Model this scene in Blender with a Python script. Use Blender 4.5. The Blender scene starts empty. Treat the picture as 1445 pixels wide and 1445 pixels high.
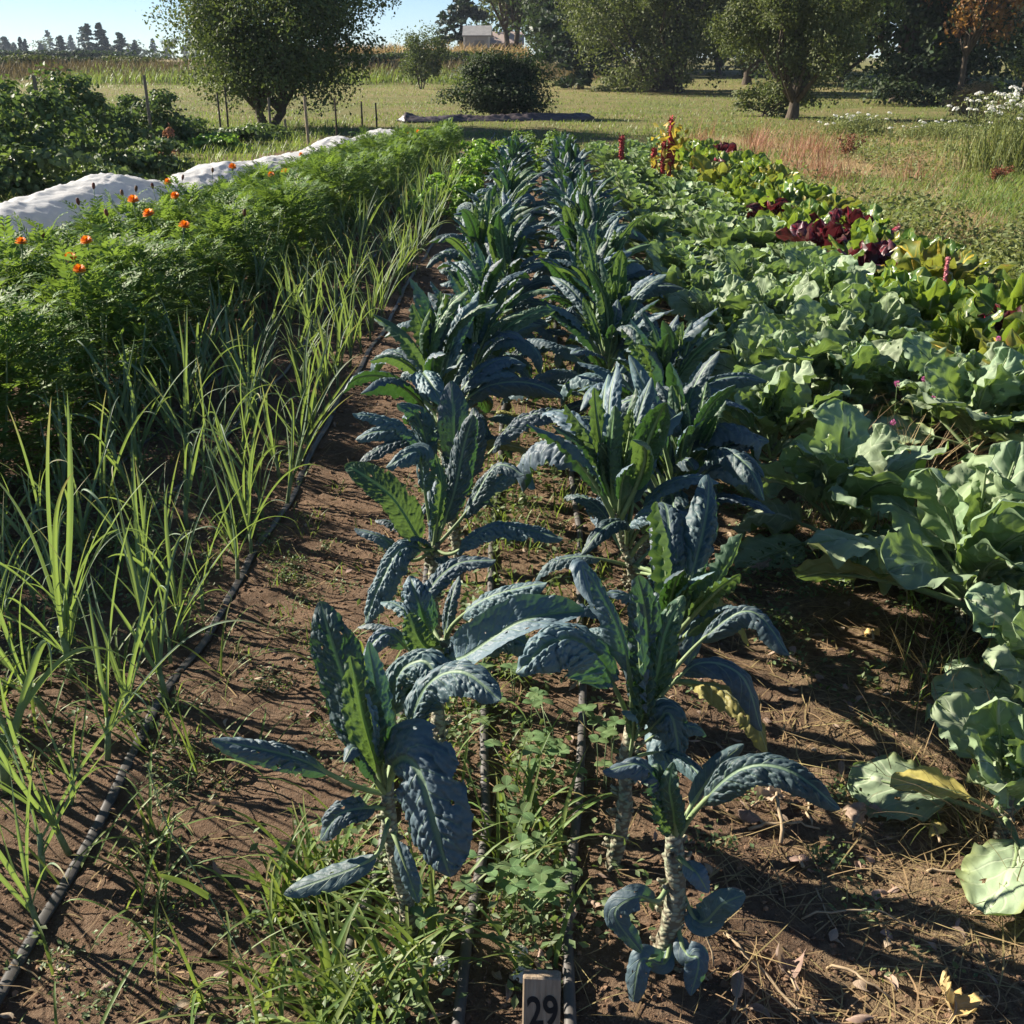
import bpy, math, random
import numpy as np
R = math.radians
PI = math.pi
rng = np.random.default_rng(11)
scene = bpy.context.scene
COL = scene.collection

# ------------------------------------------------------------------ camera model (photo is 1445 px square)
H = 1.55
PITCH, YAW, FOC = R(22.5), R(1.26), 1549.0
FH = np.array([-math.sin(YAW), math.cos(YAW), 0.0])
CR = np.array([math.cos(YAW), math.sin(YAW), 0.0])
CF = FH * math.cos(PITCH) + np.array([0, 0, -math.sin(PITCH)])
CU = FH * math.sin(PITCH) + np.array([0, 0, math.cos(PITCH)])

def ray(px, py):
    return CF * FOC + CR * (px - 722.5) - CU * (py - 722.5)

def G(px, py, z=0.0):
    d = ray(px, py)
    t = (z - H) / d[2]
    return np.array([0, 0, H]) + d * t

def PD(px, py, y):
    d = ray(px, py)
    return np.array([0, 0, H]) + d * (y / d[1])

# ------------------------------------------------------------------ noise
def _hash(ix, iy, seed):
    h = (ix.astype(np.int64) * 374761393 + iy.astype(np.int64) * 668265263 + seed * 974711) & 0x7fffffff
    h = ((h ^ (h >> 13)) * 1274126177) & 0x7fffffff
    return ((h ^ (h >> 16)) & 0xffff) / 65535.0

def vnoise(x, y, seed=0):
    x = np.asarray(x, float); y = np.asarray(y, float)
    ix = np.floor(x); iy = np.floor(y)
    fx = x - ix; fy = y - iy
    fx = fx * fx * (3 - 2 * fx); fy = fy * fy * (3 - 2 * fy)
    a = _hash(ix, iy, seed); b = _hash(ix + 1, iy, seed)
    c = _hash(ix, iy + 1, seed); d = _hash(ix + 1, iy + 1, seed)
    return (a * (1 - fx) + b * fx) * (1 - fy) + (c * (1 - fx) + d * fx) * fy

def fbm(x, y, seed=0, oct=4, gain=.5):
    s = 0; a = 1; t = 0
    for o in range(oct):
        s = s + a * vnoise(x * 2 ** o, y * 2 ** o, seed + o * 17); t += a; a *= gain
    return s / t

def worley(x, y, seed=0):
    ix = np.floor(x); iy = np.floor(y)
    best = np.full(np.shape(x), 9.0)
    for dx in (-1, 0, 1):
        for dy in (-1, 0, 1):
            cx = ix + dx; cy = iy + dy
            px = cx + .15 + .7 * _hash(cx, cy, seed); py = cy + .15 + .7 * _hash(cx, cy, seed + 5)
            best = np.minimum(best, np.hypot(x - px, y - py))
    return best

def sm(a, b, x):
    t = np.clip((np.asarray(x, float) - a) / (b - a), 0, 1)
    return t * t * (3 - 2 * t)

def terrain(x, y):
    """broad ground height: a grassed bank far out, flat garden"""
    x = np.asarray(x, float); y = np.asarray(y, float)
    left = sm(6, -4, x)
    return .85 * (left * sm(72, 79, y) + (1 - left) * sm(48, 120, y)) + .10 * sm(34, 60, y) * (fbm(x * .08, y * .08, 5) - .4)

# ------------------------------------------------------------------ mesh accumulator
class Acc:
    def __init__(self):
        self.V = []; self.Q = []; self.T = []; self.UV = []; self.tint = []; self.qm = []; self.tm = []; self.n = 0
    def add(self, v, quads=None, tris=None, uv=None, tint=0.5, mat=0):
        v = np.asarray(v, float).reshape(-1, 3); k = len(v)
        self.V.append(v)
        self.UV.append(np.zeros((k, 2)) if uv is None else np.asarray(uv, float).reshape(-1, 2))
        self.tint.append(np.broadcast_to(np.asarray(tint, float), (k,)).copy() if np.ndim(tint) == 0 else np.asarray(tint, float).reshape(-1))
        if quads is not None and len(quads):
            q = np.asarray(quads, np.int64).reshape(-1, 4) + self.n; self.Q.append(q); self.qm.append(np.full(len(q), mat))
        if tris is not None and len(tris):
            t = np.asarray(tris, np.int64).reshape(-1, 3) + self.n; self.T.append(t); self.tm.append(np.full(len(t), mat))
        self.n += k
    def mesh(self, name, mats, smooth=True):
        me = bpy.data.meshes.new(name)
        if self.n == 0: return me
        V = np.concatenate(self.V); UV = np.concatenate(self.UV); ti = np.concatenate(self.tint)
        Q = np.concatenate(self.Q) if self.Q else np.zeros((0, 4), np.int64)
        T = np.concatenate(self.T) if self.T else np.zeros((0, 3), np.int64)
        mi = np.concatenate([*self.qm, *self.tm]).astype(np.int32)
        loops = np.concatenate([Q.ravel(), T.ravel()]).astype(np.int32)
        starts = np.concatenate([np.arange(len(Q)) * 4, len(Q) * 4 + np.arange(len(T)) * 3]).astype(np.int32)
        me.vertices.add(len(V)); me.vertices.foreach_set('co', V.astype(np.float32).ravel())
        me.loops.add(len(loops)); me.loops.foreach_set('vertex_index', loops)
        me.polygons.add(len(starts)); me.polygons.foreach_set('loop_start', starts)
        me.polygons.foreach_set('material_index', mi)
        me.polygons.foreach_set('use_smooth', np.full(len(starts), smooth))
        me.update(calc_edges=True)
        uvl = me.uv_layers.new(name='UVMap'); uvl.data.foreach_set('uv', UV[loops].astype(np.float32).ravel())
        at = me.attributes.new('tint', 'FLOAT', 'POINT'); at.data.foreach_set('value', ti.astype(np.float32))
        for m in (mats if isinstance(mats, (list, tuple)) else [mats]): me.materials.append(m)
        return me

def link(name, me, parent=None, loc=(0, 0, 0), rot=(0, 0, 0), sc=(1, 1, 1)):
    o = bpy.data.objects.new(name, me); COL.objects.link(o)
    if parent is not None: o.parent = parent
    o.location = loc; o.rotation_euler = rot
    o.scale = sc if not np.isscalar(sc) else (sc, sc, sc)
    return o

def tag(o, label=None, cat=None, group=None, kind=None):
    if label: o['label'] = label
    if cat: o['category'] = cat
    if group: o['group'] = group
    if kind: o['kind'] = kind
    return o

def empty(name, loc, label, cat, group=None, rz=0):
    o = link(name, None, None, tuple(float(v) for v in loc), (0, 0, rz))
    o.empty_display_size = .1
    return tag(o, label, cat, group)

ONES = ('first second third fourth fifth sixth seventh eighth ninth tenth eleventh twelfth thirteenth fourteenth fifteenth '
        'sixteenth seventeenth eighteenth nineteenth').split()
TENS = {2: ('twentieth', 'twenty'), 3: ('thirtieth', 'thirty'), 4: ('fortieth', 'forty'), 5: ('fiftieth', 'fifty'),
        6: ('sixtieth', 'sixty'), 7: ('seventieth', 'seventy'), 8: ('eightieth', 'eighty'), 9: ('ninetieth', 'ninety')}
def ordinal(i):
    if i < 20: return ONES[i - 1]
    t, u = divmod(i, 10)
    return TENS[t][0] if u == 0 else TENS[t][1] + '-' + ONES[u - 1]

# ------------------------------------------------------------------ strips (leaves) and tubes
def arcs(base, az, e0, bend, L, n, p=1.4, azb=0.0):
    base = np.atleast_2d(base); k = len(base)
    b = lambda v: np.broadcast_to(np.asarray(v, float), (k,))[:, None]
    s = np.linspace(0, 1, n)[None]
    e = b(e0) - b(bend) * s ** b(p)
    a = b(az) + b(azb) * s
    T = np.stack([np.cos(e) * np.cos(a), np.cos(e) * np.sin(a), np.sin(e)], -1)
    seg = b(L) / (n - 1)
    step = (T[:, 1:] + T[:, :-1]) * .5 * seg[..., None]
    P = np.concatenate([np.zeros((k, 1, 3)), np.cumsum(step, 1)], 1) + base[:, None, :]
    S = np.stack([-np.sin(a) + 0 * e, np.cos(a) + 0 * e, 0 * e], -1)
    N = np.cross(T, S)
    return P, T, S, N

def roll(S, N, ang):
    ang = np.asarray(ang)
    while ang.ndim < S.ndim: ang = ang[..., None]
    return S * np.cos(ang) + N * np.sin(ang), N * np.cos(ang) - S * np.sin(ang)

def strips(acc, P, S, N, W, m=3, fold=0.0, rec=0.0, disp=None, tint=None, mat=0, wav=None, holes=None):
    """leaves as ribbons: W half width (k,n); fold lifts the edges in a V, rec rolls them down"""
    k, n, _ = P.shape
    u = np.linspace(-1, 1, m)[None, None, :]
    b = lambda v: np.broadcast_to(np.asarray(v, float), (k,))[:, None, None] if np.ndim(v) < 2 else np.asarray(v, float)[:, :, None]
    Wx = W[:, :, None]
    c = b(rec)
    h = Wx * (b(fold) * np.abs(u) - c * u * u)
    x = Wx * u * (1 - .22 * np.abs(c) * u * u) / np.sqrt(1 + b(fold) ** 2)
    if disp is not None: h = h + disp
    V = P[:, :, None, :] + S[:, :, None, :] * x[..., None] + N[:, :, None, :] * h[..., None]
    if wav is not None: V = V + wav
    i, j = np.meshgrid(np.arange(n - 1), np.arange(m - 1), indexing='ij')
    q = np.stack([i * m + j, (i + 1) * m + j, (i + 1) * m + j + 1, i * m + j + 1], -1).reshape(-1, 4)
    Q = (q[None] + (np.arange(k) * n * m)[:, None, None]).reshape(-1, 4)
    if holes is not None:
        ci, cj = np.meshgrid((np.arange(n - 1) + .5) / (n - 1), (np.arange(m - 1) + .5) / (m - 1) * 2 - 1, indexing='ij')
        keep = np.ones((k, (n - 1) * (m - 1)), bool)
        for (q_, hv, hu, rv, ru) in holes:
            wob = .7 + .6 * vnoise(ci * 60 + hv * 99, cj * 9 + hu * 50, 3)
            keep[q_] &= ((((ci - hv) / rv) ** 2 + ((cj - hu) / ru) ** 2) > wob).ravel()
        Q = Q[keep.ravel()]
    uu, vv = np.meshgrid((u.ravel() + 1) / 2, np.linspace(0, 1, n))
    UV = np.broadcast_to(np.stack([uu, vv], -1)[None], (k, n, m, 2))
    t = rng.random(k) if tint is None else np.broadcast_to(np.asarray(tint, float), (k,))
    acc.add(V, Q, uv=UV, tint=np.repeat(t, n * m), mat=mat)

def tube(acc, pts, rad, sides=7, mat=0, tint=.5, cap=True, squash=None):
    pts = np.asarray(pts, float); n = len(pts)
    rad = np.broadcast_to(np.asarray(rad, float), (n,))
    T = np.gradient(pts, axis=0); T /= np.linalg.norm(T, axis=1)[:, None] + 1e-12
    ref = np.array([0, 0, 1.0]) if abs(T[0][2]) < .9 else np.array([1.0, 0, 0])
    A = np.zeros((n, 3)); a = ref
    for i in range(n):
        a = a - T[i] * a.dot(T[i]); a /= np.linalg.norm(a) + 1e-12; A[i] = a
    B = np.cross(T, A)
    th = np.arange(sides) / sides * 2 * PI
    sa, sb = (1, 1) if squash is None else squash
    V = pts[:, None] + rad[:, None, None] * (A[:, None] * np.cos(th)[None, :, None] * sa + B[:, None] * np.sin(th)[None, :, None] * sb)
    i, j = np.meshgrid(np.arange(n - 1), np.arange(sides), indexing='ij'); j2 = (j + 1) % sides
    Q = np.stack([i * sides + j, i * sides + j2, (i + 1) * sides + j2, (i + 1) * sides + j], -1).reshape(-1, 4)
    V = V.reshape(-1, 3); tris = None
    L = np.concatenate([[0], np.cumsum(np.linalg.norm(np.diff(pts, axis=0), axis=1))])
    UV = np.stack([np.tile(np.arange(sides) / sides, n), np.repeat(L, sides)], -1)
    if cap:
        V = np.concatenate([V, pts[[0, -1]]]); UV = np.concatenate([UV, np.zeros((2, 2))])
        c0, c1 = n * sides, n * sides + 1; e = (n - 1) * sides
        tris = [(c0, (q + 1) % sides, q) for q in range(sides)] + [(c1, e + q, e + (q + 1) % sides) for q in range(sides)]
    acc.add(V, Q, tris, uv=UV, tint=tint, mat=mat)

def box(acc, c, size, mat=0, rz=0.0, bev=0.0):
    x, y, z = np.array(size) / 2.0
    v = []
    if bev:
        lv = [(-z, bev), (-z + bev, 0), (z - bev, 0), (z, bev)]
    else:
        lv = [(-z, 0), (z, 0)]
    for zz, b in lv:
        X, Y = x - b, y - b; k = bev
        v += [(-X + k, -Y, zz), (X - k, -Y, zz), (X, -Y + k, zz), (X, Y - k, zz), (X - k, Y, zz), (-X + k, Y, zz), (-X, Y - k, zz), (-X, -Y + k, zz)] if bev else [(-X, -Y, zz), (X, -Y, zz), (X, Y, zz), (-X, Y, zz)]
    v = np.array(v); s = 8 if bev else 4
    q = []
    for i in range(len(lv) - 1):
        for j in range(s): q.append((i * s + j, i * s + (j + 1) % s, (i + 1) * s + (j + 1) % s, (i + 1) * s + j))
    tr = []
    e = (len(lv) - 1) * s
    for j in range(1, s - 1):
        tr.append((0, j + 1, j)); tr.append((e, e + j, e + j + 1))
    cz, szn = math.cos(rz), math.sin(rz)
    v = np.stack([v[:, 0] * cz - v[:, 1] * szn, v[:, 0] * szn + v[:, 1] * cz, v[:, 2]], -1) + np.array(c)
    acc.add(v, q, tr, mat=mat)

def cards(acc, C, size, nrm=None, aspect=.55, tint=None, mat=0, spread=1.0, bent=.25):
    """leaf-sized rhombs (two faces folded along the midrib) at C, facing roughly nrm"""
    k = len(C)
    r = rng.normal(size=(k, 3))
    N = r if nrm is None else nrm + spread * .6 * r
    N /= np.linalg.norm(N, axis=1)[:, None] + 1e-9
    d = rng.normal(size=(k, 3)); d -= N * (d * N).sum(1)[:, None]; d /= np.linalg.norm(d, axis=1)[:, None] + 1e-9
    s = np.cross(N, d)
    L = np.broadcast_to(np.asarray(size, float), (k,)) * rng.uniform(.65, 1.25, k)
    w = (L * aspect * .5)[:, None]; L = L[:, None]
    V = np.stack([C - d * L * .5, C + s * w + N * w * bent, C + d * L * .5 - N * L * .08, C - s * w + N * w * bent], 1)
    i = np.arange(k)[:, None] * 4
    T = np.concatenate([i + [[0, 1, 2]], i + [[0, 2, 3]]])
    uv = np.broadcast_to(np.array([[.5, 0], [1, .5], [.5, 1], [0, .5]])[None], (k, 4, 2))
    t = rng.random(k) if tint is None else np.broadcast_to(np.asarray(tint, float), (k,))
    acc.add(V, tris=T, uv=uv, tint=np.repeat(t, 4), mat=mat)

# ------------------------------------------------------------------ materials
def new_mat(name):
    m = bpy.data.materials.new(name); m.use_nodes = True
    nt = m.node_tree; nt.nodes.clear()
    return m, nt, nt.nodes, nt.links

def nd(nt, t, **kw):
    n = nt.nodes.new(t)
    for k, v in kw.items(): setattr(n, k, v)
    return n

def mathn(nt, op, a, b=None, clamp=False):
    n = nd(nt, 'ShaderNodeMath', operation=op); n.use_clamp = clamp
    for i, v in enumerate((a, b)):
        if v is None: continue
        if isinstance(v, (int, float)): n.inputs[i].default_value = v
        else: nt.links.new(v, n.inputs[i])
    return n.outputs[0]

def mixc(nt, fac, a, b, blend='MIX'):
    n = nd(nt, 'ShaderNodeMix', data_type='RGBA', blend_type=blend)
    if isinstance(fac, (int, float)): n.inputs[0].default_value = fac
    else: nt.links.new(fac, n.inputs[0])
    for i, v in ((6, a), (7, b)):
        if isinstance(v, tuple): n.inputs[i].default_value = (*v[:3], 1)
        else: nt.links.new(v, n.inputs[i])
    return n.outputs[2]

def maprange(nt, v, a, b, c, d):
    n = nd(nt, 'ShaderNodeMapRange'); nt.links.new(v, n.inputs[0])
    for i, x in zip((1, 2, 3, 4), (a, b, c, d)): n.inputs[i].default_value = x
    return n.outputs[0]

def noise(nt, scale, detail=4, rough=.55, coord='Object', vec=None):
    n = nd(nt, 'ShaderNodeTexNoise'); n.inputs['Scale'].default_value = scale; n.inputs['Detail'].default_value = detail
    n.inputs['Roughness'].default_value = rough
    if vec is None:
        tc = nd(nt, 'ShaderNodeTexCoord'); vec = tc.outputs[coord]
    nt.links.new(vec, n.inputs['Vector'])
    return n.outputs['Fac']

def leaf_mat(name, top, under, trans, tmix=.32, rough=.45, spec=.35, vein=None, nveins=9, vslope=2.2, mid=.035, vw=.10, var=.5, tip=None, bump=.15, nscale=60, edge=None, spots=None):
    m, nt, ns, ln = new_mat(name)
    out = nd(nt, 'ShaderNodeOutputMaterial'); pr = nd(nt, 'ShaderNodeBsdfPrincipled'); tr = nd(nt, 'ShaderNodeBsdfTranslucent'); mx = nd(nt, 'ShaderNodeMixShader')
    geo = nd(nt, 'ShaderNodeNewGeometry')
    col = mixc(nt, geo.outputs['Backfacing'], top, under)
    uv = nd(nt, 'ShaderNodeUVMap'); sep = nd(nt, 'ShaderNodeSeparateXYZ'); ln.new(uv.outputs[0], sep.inputs[0])
    u, v = sep.outputs[0], sep.outputs[1]
    au = mathn(nt, 'ABSOLUTE', mathn(nt, 'SUBTRACT', u, .5))
    at = nd(nt, 'ShaderNodeAttribute', attribute_name='tint'); oi = nd(nt, 'ShaderNodeObjectInfo')
    nz = noise(nt, nscale, 3)
    big = noise(nt, 7, 2)
    tcol = trans
    if tip is not None:
        tf = mathn(nt, 'MULTIPLY', maprange(nt, v, .72, 1.0, 0, 1), maprange(nt, at.outputs['Fac'], .45, .9, 0, 1))
        col = mixc(nt, tf, col, tip); tcol = mixc(nt, tf, tcol, tip)
    if edge is not None:
        ef = mathn(nt, 'MULTIPLY', maprange(nt, au, .3, .5, 0, 1), maprange(nt, big, .5, .62, 0, 1))
        col = mixc(nt, ef, col, edge)
    hv = nd(nt, 'ShaderNodeHueSaturation'); ln.new(col, hv.inputs['Color'])
    r = mathn(nt, 'FRACT', mathn(nt, 'ADD', at.outputs['Fac'], mathn(nt, 'MULTIPLY', oi.outputs['Random'], 3.7)))
    val = mathn(nt, 'ADD', mathn(nt, 'MULTIPLY', mathn(nt, 'SUBTRACT', r, .5), var), mathn(nt, 'ADD', mathn(nt, 'MULTIPLY', mathn(nt, 'SUBTRACT', nz, .5), .7), 1.0))
    ln.new(val, hv.inputs['Value'])
    ln.new(mathn(nt, 'ADD', .5, mathn(nt, 'MULTIPLY', mathn(nt, 'SUBTRACT', mathn(nt, 'FRACT', mathn(nt, 'MULTIPLY', r, 7.3)), .5), .05)), hv.inputs['Hue'])
    col = hv.outputs[0]
    hgt = nz
    if vein is not None:
        mm = maprange(nt, au, mid * .5, mid, 1, 0)
        ph = mathn(nt, 'SUBTRACT', mathn(nt, 'MULTIPLY', v, float(nveins)), mathn(nt, 'MULTIPLY', au, vslope))
        ph = mathn(nt, 'ADD', ph, mathn(nt, 'MULTIPLY', big, 1.2))
        fr = mathn(nt, 'ABSOLUTE', mathn(nt, 'SUBTRACT', mathn(nt, 'FRACT', ph), .5))
        sv = mathn(nt, 'MULTIPLY', maprange(nt, fr, 0, vw, 1, 0), maprange(nt, au, .1, .48, .75, .1))
        vm = mathn(nt, 'MAXIMUM', mm, sv)
        col = mixc(nt, vm, col, vein)
        hgt = mathn(nt, 'SUBTRACT', nz, mathn(nt, 'MULTIPLY', vm, 1.5))
    if spots is not None:
        col = mixc(nt, maprange(nt, noise(nt, 150, 2), .68, .74, 0, 1), col, spots)
    ln.new(col, pr.inputs['Base Color']); pr.inputs['Roughness'].default_value = rough
    pr.inputs['Specular IOR Level'].default_value = spec
    if isinstance(tcol, tuple): tr.inputs[0].default_value = (*tcol, 1)
    else: ln.new(tcol, tr.inputs[0])
    bp = nd(nt, 'ShaderNodeBump'); bp.inputs['Strength'].default_value = bump; bp.inputs['Distance'].default_value = .003
    ln.new(hgt, bp.inputs['Height']); ln.new(bp.outputs[0], pr.inputs['Normal'])
    mx.inputs[0].default_value = tmix
    ln.new(pr.outputs[0], mx.inputs[1]); ln.new(tr.outputs[0], mx.inputs[2]); ln.new(mx.outputs[0], out.inputs[0])
    return m

def plain(name, c1, c2, scale=30, rough=.8, bump=.3, dist=.01, spec=.2, stretch=None, detail=5, tvar=0):
    m, nt, ns, ln = new_mat(name)
    out = nd(nt, 'ShaderNodeOutputMaterial'); pr = nd(nt, 'ShaderNodeBsdfPrincipled')
    vec = None
    if stretch:
        tc = nd(nt, 'ShaderNodeTexCoord'); mp = nd(nt, 'ShaderNodeMapping'); mp.inputs['Scale'].default_value = stretch
        ln.new(tc.outputs['Object'], mp.inputs[0]); vec = mp.outputs[0]
    f = noise(nt, scale, detail, .6, vec=vec)
    col = mixc(nt, maprange(nt, f, .3, .7, 0, 1), c1, c2)
    if tvar:
        at = nd(nt, 'ShaderNodeAttribute', attribute_name='tint')
        hv = nd(nt, 'ShaderNodeHueSaturation'); ln.new(col, hv.inputs['Color'])
        ln.new(mathn(nt, 'ADD', 1 - tvar * .5, mathn(nt, 'MULTIPLY', at.outputs['Fac'], tvar)), hv.inputs['Value']); col = hv.outputs[0]
    ln.new(col, pr.inputs['Base Color']); pr.inputs['Roughness'].default_value = rough; pr.inputs['Specular IOR Level'].default_value = spec
    if bump:
        bp = nd(nt, 'ShaderNodeBump'); bp.inputs['Strength'].default_value = bump; bp.inputs['Distance'].default_value = dist
        ln.new(f, bp.inputs['Height']); ln.new(bp.outputs[0], pr.inputs['Normal'])
    ln.new(pr.outputs[0], out.inputs[0])
    return m

M = {}
M['kale'] = leaf_mat('kale_leaf', (.078, .122, .146), (.10, .155, .09), (.08, .20, .03), .16, .55, .36, vein=(.16, .24, .15), nveins=11, vslope=3.0, mid=.05, vw=.07, var=.85, bump=.35, nscale=120)
M['kale_green'] = leaf_mat('kale_leaf_green', (.056, .105, .070), (.075, .145, .060), (.13, .22, .04), .26, .5, .36, vein=(.2, .34, .14), nveins=11, vslope=3.0, mid=.06, vw=.08, var=.4, bump=.35, nscale=120)
M['collard'] = leaf_mat('collard_leaf', (.245, .325, .20), (.205, .285, .155), (.22, .34, .06), .26, .6, .22, vein=(.46, .52, .36), nveins=7, vslope=3.0, mid=.045, vw=.085, var=.45, bump=.3, nscale=35, edge=(.22, .26, .10))
M['collard_yellow'] = leaf_mat('collard_leaf_yellow', (.46, .36, .12), (.44, .36, .13), (.42, .32, .08), .2, .55, .3, vein=(.6, .5, .25), nveins=6, vslope=3.2, var=.2, bump=.3)
M['leek'] = leaf_mat('leek_leaf', (.15, .22, .145), (.15, .225, .13), (.28, .40, .07), .30, .56, .25, vein=(.2, .30, .18), nveins=0, vslope=0, mid=.05, var=.5, tip=(.45, .33, .14), bump=.15)
M['grass'] = leaf_mat('grass_blade', (.125, .19, .05), (.12, .19, .05), (.28, .38, .06), .34, .5, .3, var=.6, tip=(.40, .32, .12), bump=0)
M['drygrass'] = leaf_mat('dry_grass_blade', (.36, .27, .14), (.34, .26, .14), (.4, .3, .12), .3, .6, .2, var=.7, bump=0)
M['redgrass'] = leaf_mat('reddish_dry_stalk', (.34, .17, .11), (.3, .16, .1), (.4, .2, .1), .25, .6, .2, var=.6, bump=0)
M['weed'] = leaf_mat('weed_leaf', (.115, .17, .06), (.13, .18, .08), (.23, .33, .06), .30, .5, .3, var=.6, bump=.1)
M['field_weed'] = leaf_mat('field_weed_leaf', (.165, .20, .075), (.17, .20, .08), (.26, .30, .07), .30, .6, .2, var=.8, bump=.1)
M['bank_grass'] = leaf_mat('bank_grass_blade', (.17, .135, .065), (.17, .135, .07), (.2, .16, .06), .22, .7, .15, var=.8, bump=0)
M['clover'] = leaf_mat('clover_leaf', (.13, .20, .085), (.15, .22, .10), (.22, .34, .06), .28, .5, .3, vein=(.2, .34, .14), nveins=7, var=.4, bump=.1)
M['marigold'] = leaf_mat('marigold_leaf', (.098, .172, .05), (.11, .18, .06), (.26, .40, .05), .28, .6, .2, var=.9, bump=0)
M['bean'] = leaf_mat('bean_leaf', (.068, .105, .042), (.085, .125, .055), (.18, .28, .05), .26, .55, .22, vein=(.09, .17, .06), nveins=5, var=.6, bump=.1)
M['chard_green'] = leaf_mat('chard_leaf_green', (.075, .14, .03), (.10, .17, .045), (.28, .40, .04), .32, .32, .5, vein=(.4, .42, .08), nveins=7, mid=.07, vw=.09, var=.5, bump=.3, nscale=30)
M['chard_yellow'] = leaf_mat('chard_leaf_yellow', (.12, .16, .034), (.15, .18, .045), (.32, .36, .05), .32, .35, .5, vein=(.6, .45, .06), nveins=7, mid=.08, vw=.09, var=.5, bump=.3, nscale=30, edge=(.4, .22, .05))
M['chard_red'] = leaf_mat('chard_leaf_red', (.070, .022, .030), (.085, .03, .03), (.15, .025, .03), .24, .42, .35, vein=(.3, .02, .04), nveins=7, mid=.08, vw=.09, var=.6, bump=.3, nscale=30, edge=(.12, .08, .03))
M['lettuce'] = leaf_mat('pale_green_leaf', (.14, .27, .045), (.16, .28, .06), (.3, .52, .05), .36, .42, .35, var=.5, bump=.1)
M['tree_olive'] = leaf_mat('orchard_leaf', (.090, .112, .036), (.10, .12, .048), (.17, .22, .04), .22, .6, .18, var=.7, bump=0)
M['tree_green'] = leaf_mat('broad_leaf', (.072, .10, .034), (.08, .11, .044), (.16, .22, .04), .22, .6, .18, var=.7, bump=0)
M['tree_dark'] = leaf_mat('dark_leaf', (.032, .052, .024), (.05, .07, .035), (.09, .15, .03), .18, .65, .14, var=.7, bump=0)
M['tree_rust'] = leaf_mat('rust_leaf', (.25, .13, .045), (.25, .15, .06), (.4, .2, .04), .3, .5, .3, var=.6, bump=0)
M['tree_pale'] = leaf_mat('pale_leaf', (.30, .32, .22), (.3, .32, .22), (.35, .4, .2), .2, .5, .3, var=.6, bump=0)
M['conifer'] = leaf_mat('conifer_needle', (.030, .052, .034), (.035, .055, .035), (.05, .09, .03), .12, .55, .25, var=.6, bump=0)
M['plume'] = plain('amaranth_plume', (.30, .035, .045), (.42, .08, .07), 60, .8, .5)
M['plume_pink'] = plain('pink_plume', (.55, .16, .2), (.62, .26, .28), 60, .8, .5)
M['amaranth_leaf'] = leaf_mat('amaranth_leaf', (.36, .28, .04), (.36, .28, .05), (.5, .38, .04), .35, .5, .3, var=.6, bump=0)
M['orange'] = leaf_mat('marigold_petal', (.82, .27, .012), (.75, .25, .02), (.9, .32, .01), .25, .55, .3, var=.4, bump=0)
M['white_petal'] = leaf_mat('white_petal', (.84, .84, .80), (.82, .82, .78), (.85, .85, .78), .45, .6, .2, var=.15, bump=0)
M['pink_petal'] = leaf_mat('clover_petal', (.55, .16, .36), (.5, .16, .34), (.55, .2, .4), .2, .6, .2, var=.4, bump=0)
M['bark'] = plain('bark', (.045, .035, .026), (.12, .095, .07), 14, .9, .8, .03, stretch=(1, 1, .25))
M['wood'] = plain('weathered_wood', (.20, .15, .10), (.36, .29, .21), 22, .85, .5, .004, stretch=(6, 6, .6), tvar=0)
M['post'] = plain('grey_post', (.11, .09, .07), (.22, .19, .15), 22, .85, .4, .004, stretch=(4, 4, .5))
M['ink'] = plain('black_paint', (.012, .012, .012), (.02, .02, .02), 40, .7, 0)
M['tape'] = plain('drip_tape_plastic', (.018, .018, .019), (.05, .045, .04), 18, .42, .25, .004, spec=.5)
M['hose'] = plain('drip_hose_plastic', (.055, .053, .052), (.12, .11, .10), 25, .55, .3, .004, spec=.4)
M['stalk'] = plain('green_stalk', (.14, .21, .09), (.24, .3, .16), 50, .6, .3, .002)
M['drystalk'] = plain('dry_stalk', (.30, .22, .13), (.42, .33, .22), 40, .8, .3, .002)
M['seed'] = leaf_mat('pale_seed_head', (.30, .34, .20), (.3, .34, .2), (.3, .35, .15), .2, .6, .2, var=.4, bump=0)
M['dock'] = leaf_mat('brown_dock', (.20, .085, .045), (.2, .09, .05), (.25, .1, .04), .2, .6, .2, var=.6, bump=0)
M['dead'] = leaf_mat('dead_leaf', (.34, .25, .19), (.40, .32, .25), (.4, .3, .18), .18, .7, .2, vein=(.45, .36, .27), nveins=6, var=.5, bump=.4, nscale=40)
M['deadyellow'] = leaf_mat('yellowed_leaf', (.52, .38, .15), (.5, .38, .18), (.5, .35, .1), .18, .6, .2, vein=(.6, .5, .3), nveins=6, var=.3, bump=.4, nscale=40)

def kale_stem_mat():
    m, nt, ns, ln = new_mat('kale_stem')
    out = nd(nt, 'ShaderNodeOutputMaterial'); pr = nd(nt, 'ShaderNodeBsdfPrincipled')
    tc = nd(nt, 'ShaderNodeTexCoord')
    vo = nd(nt, 'ShaderNodeTexVoronoi'); vo.inputs['Scale'].default_value = 75
    mp = nd(nt, 'ShaderNodeMapping'); mp.inputs['Scale'].default_value = (1, 1, 1.7)
    ln.new(tc.outputs['Object'], mp.inputs[0]); ln.new(mp.outputs[0], vo.inputs['Vector'])
    d = vo.outputs['Distance']
    c = mixc(nt, maprange(nt, noise(nt, 30, 4), .35, .65, 0, 1), (.19, .23, .15), (.33, .31, .22))
    c = mixc(nt, maprange(nt, d, .42, .62, 0, .8), c, (.10, .075, .05))
    ln.new(c, pr.inputs['Base Color']); pr.inputs['Roughness'].default_value = .75
    bp = nd(nt, 'ShaderNodeBump'); bp.inputs['Strength'].default_value = .8; bp.inputs['Distance'].default_value = .006; bp.invert = True
    ln.new(d, bp.inputs['Height']); ln.new(bp.outputs[0], pr.inputs['Normal']); ln.new(pr.outputs[0], out.inputs[0])
    return m
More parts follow.
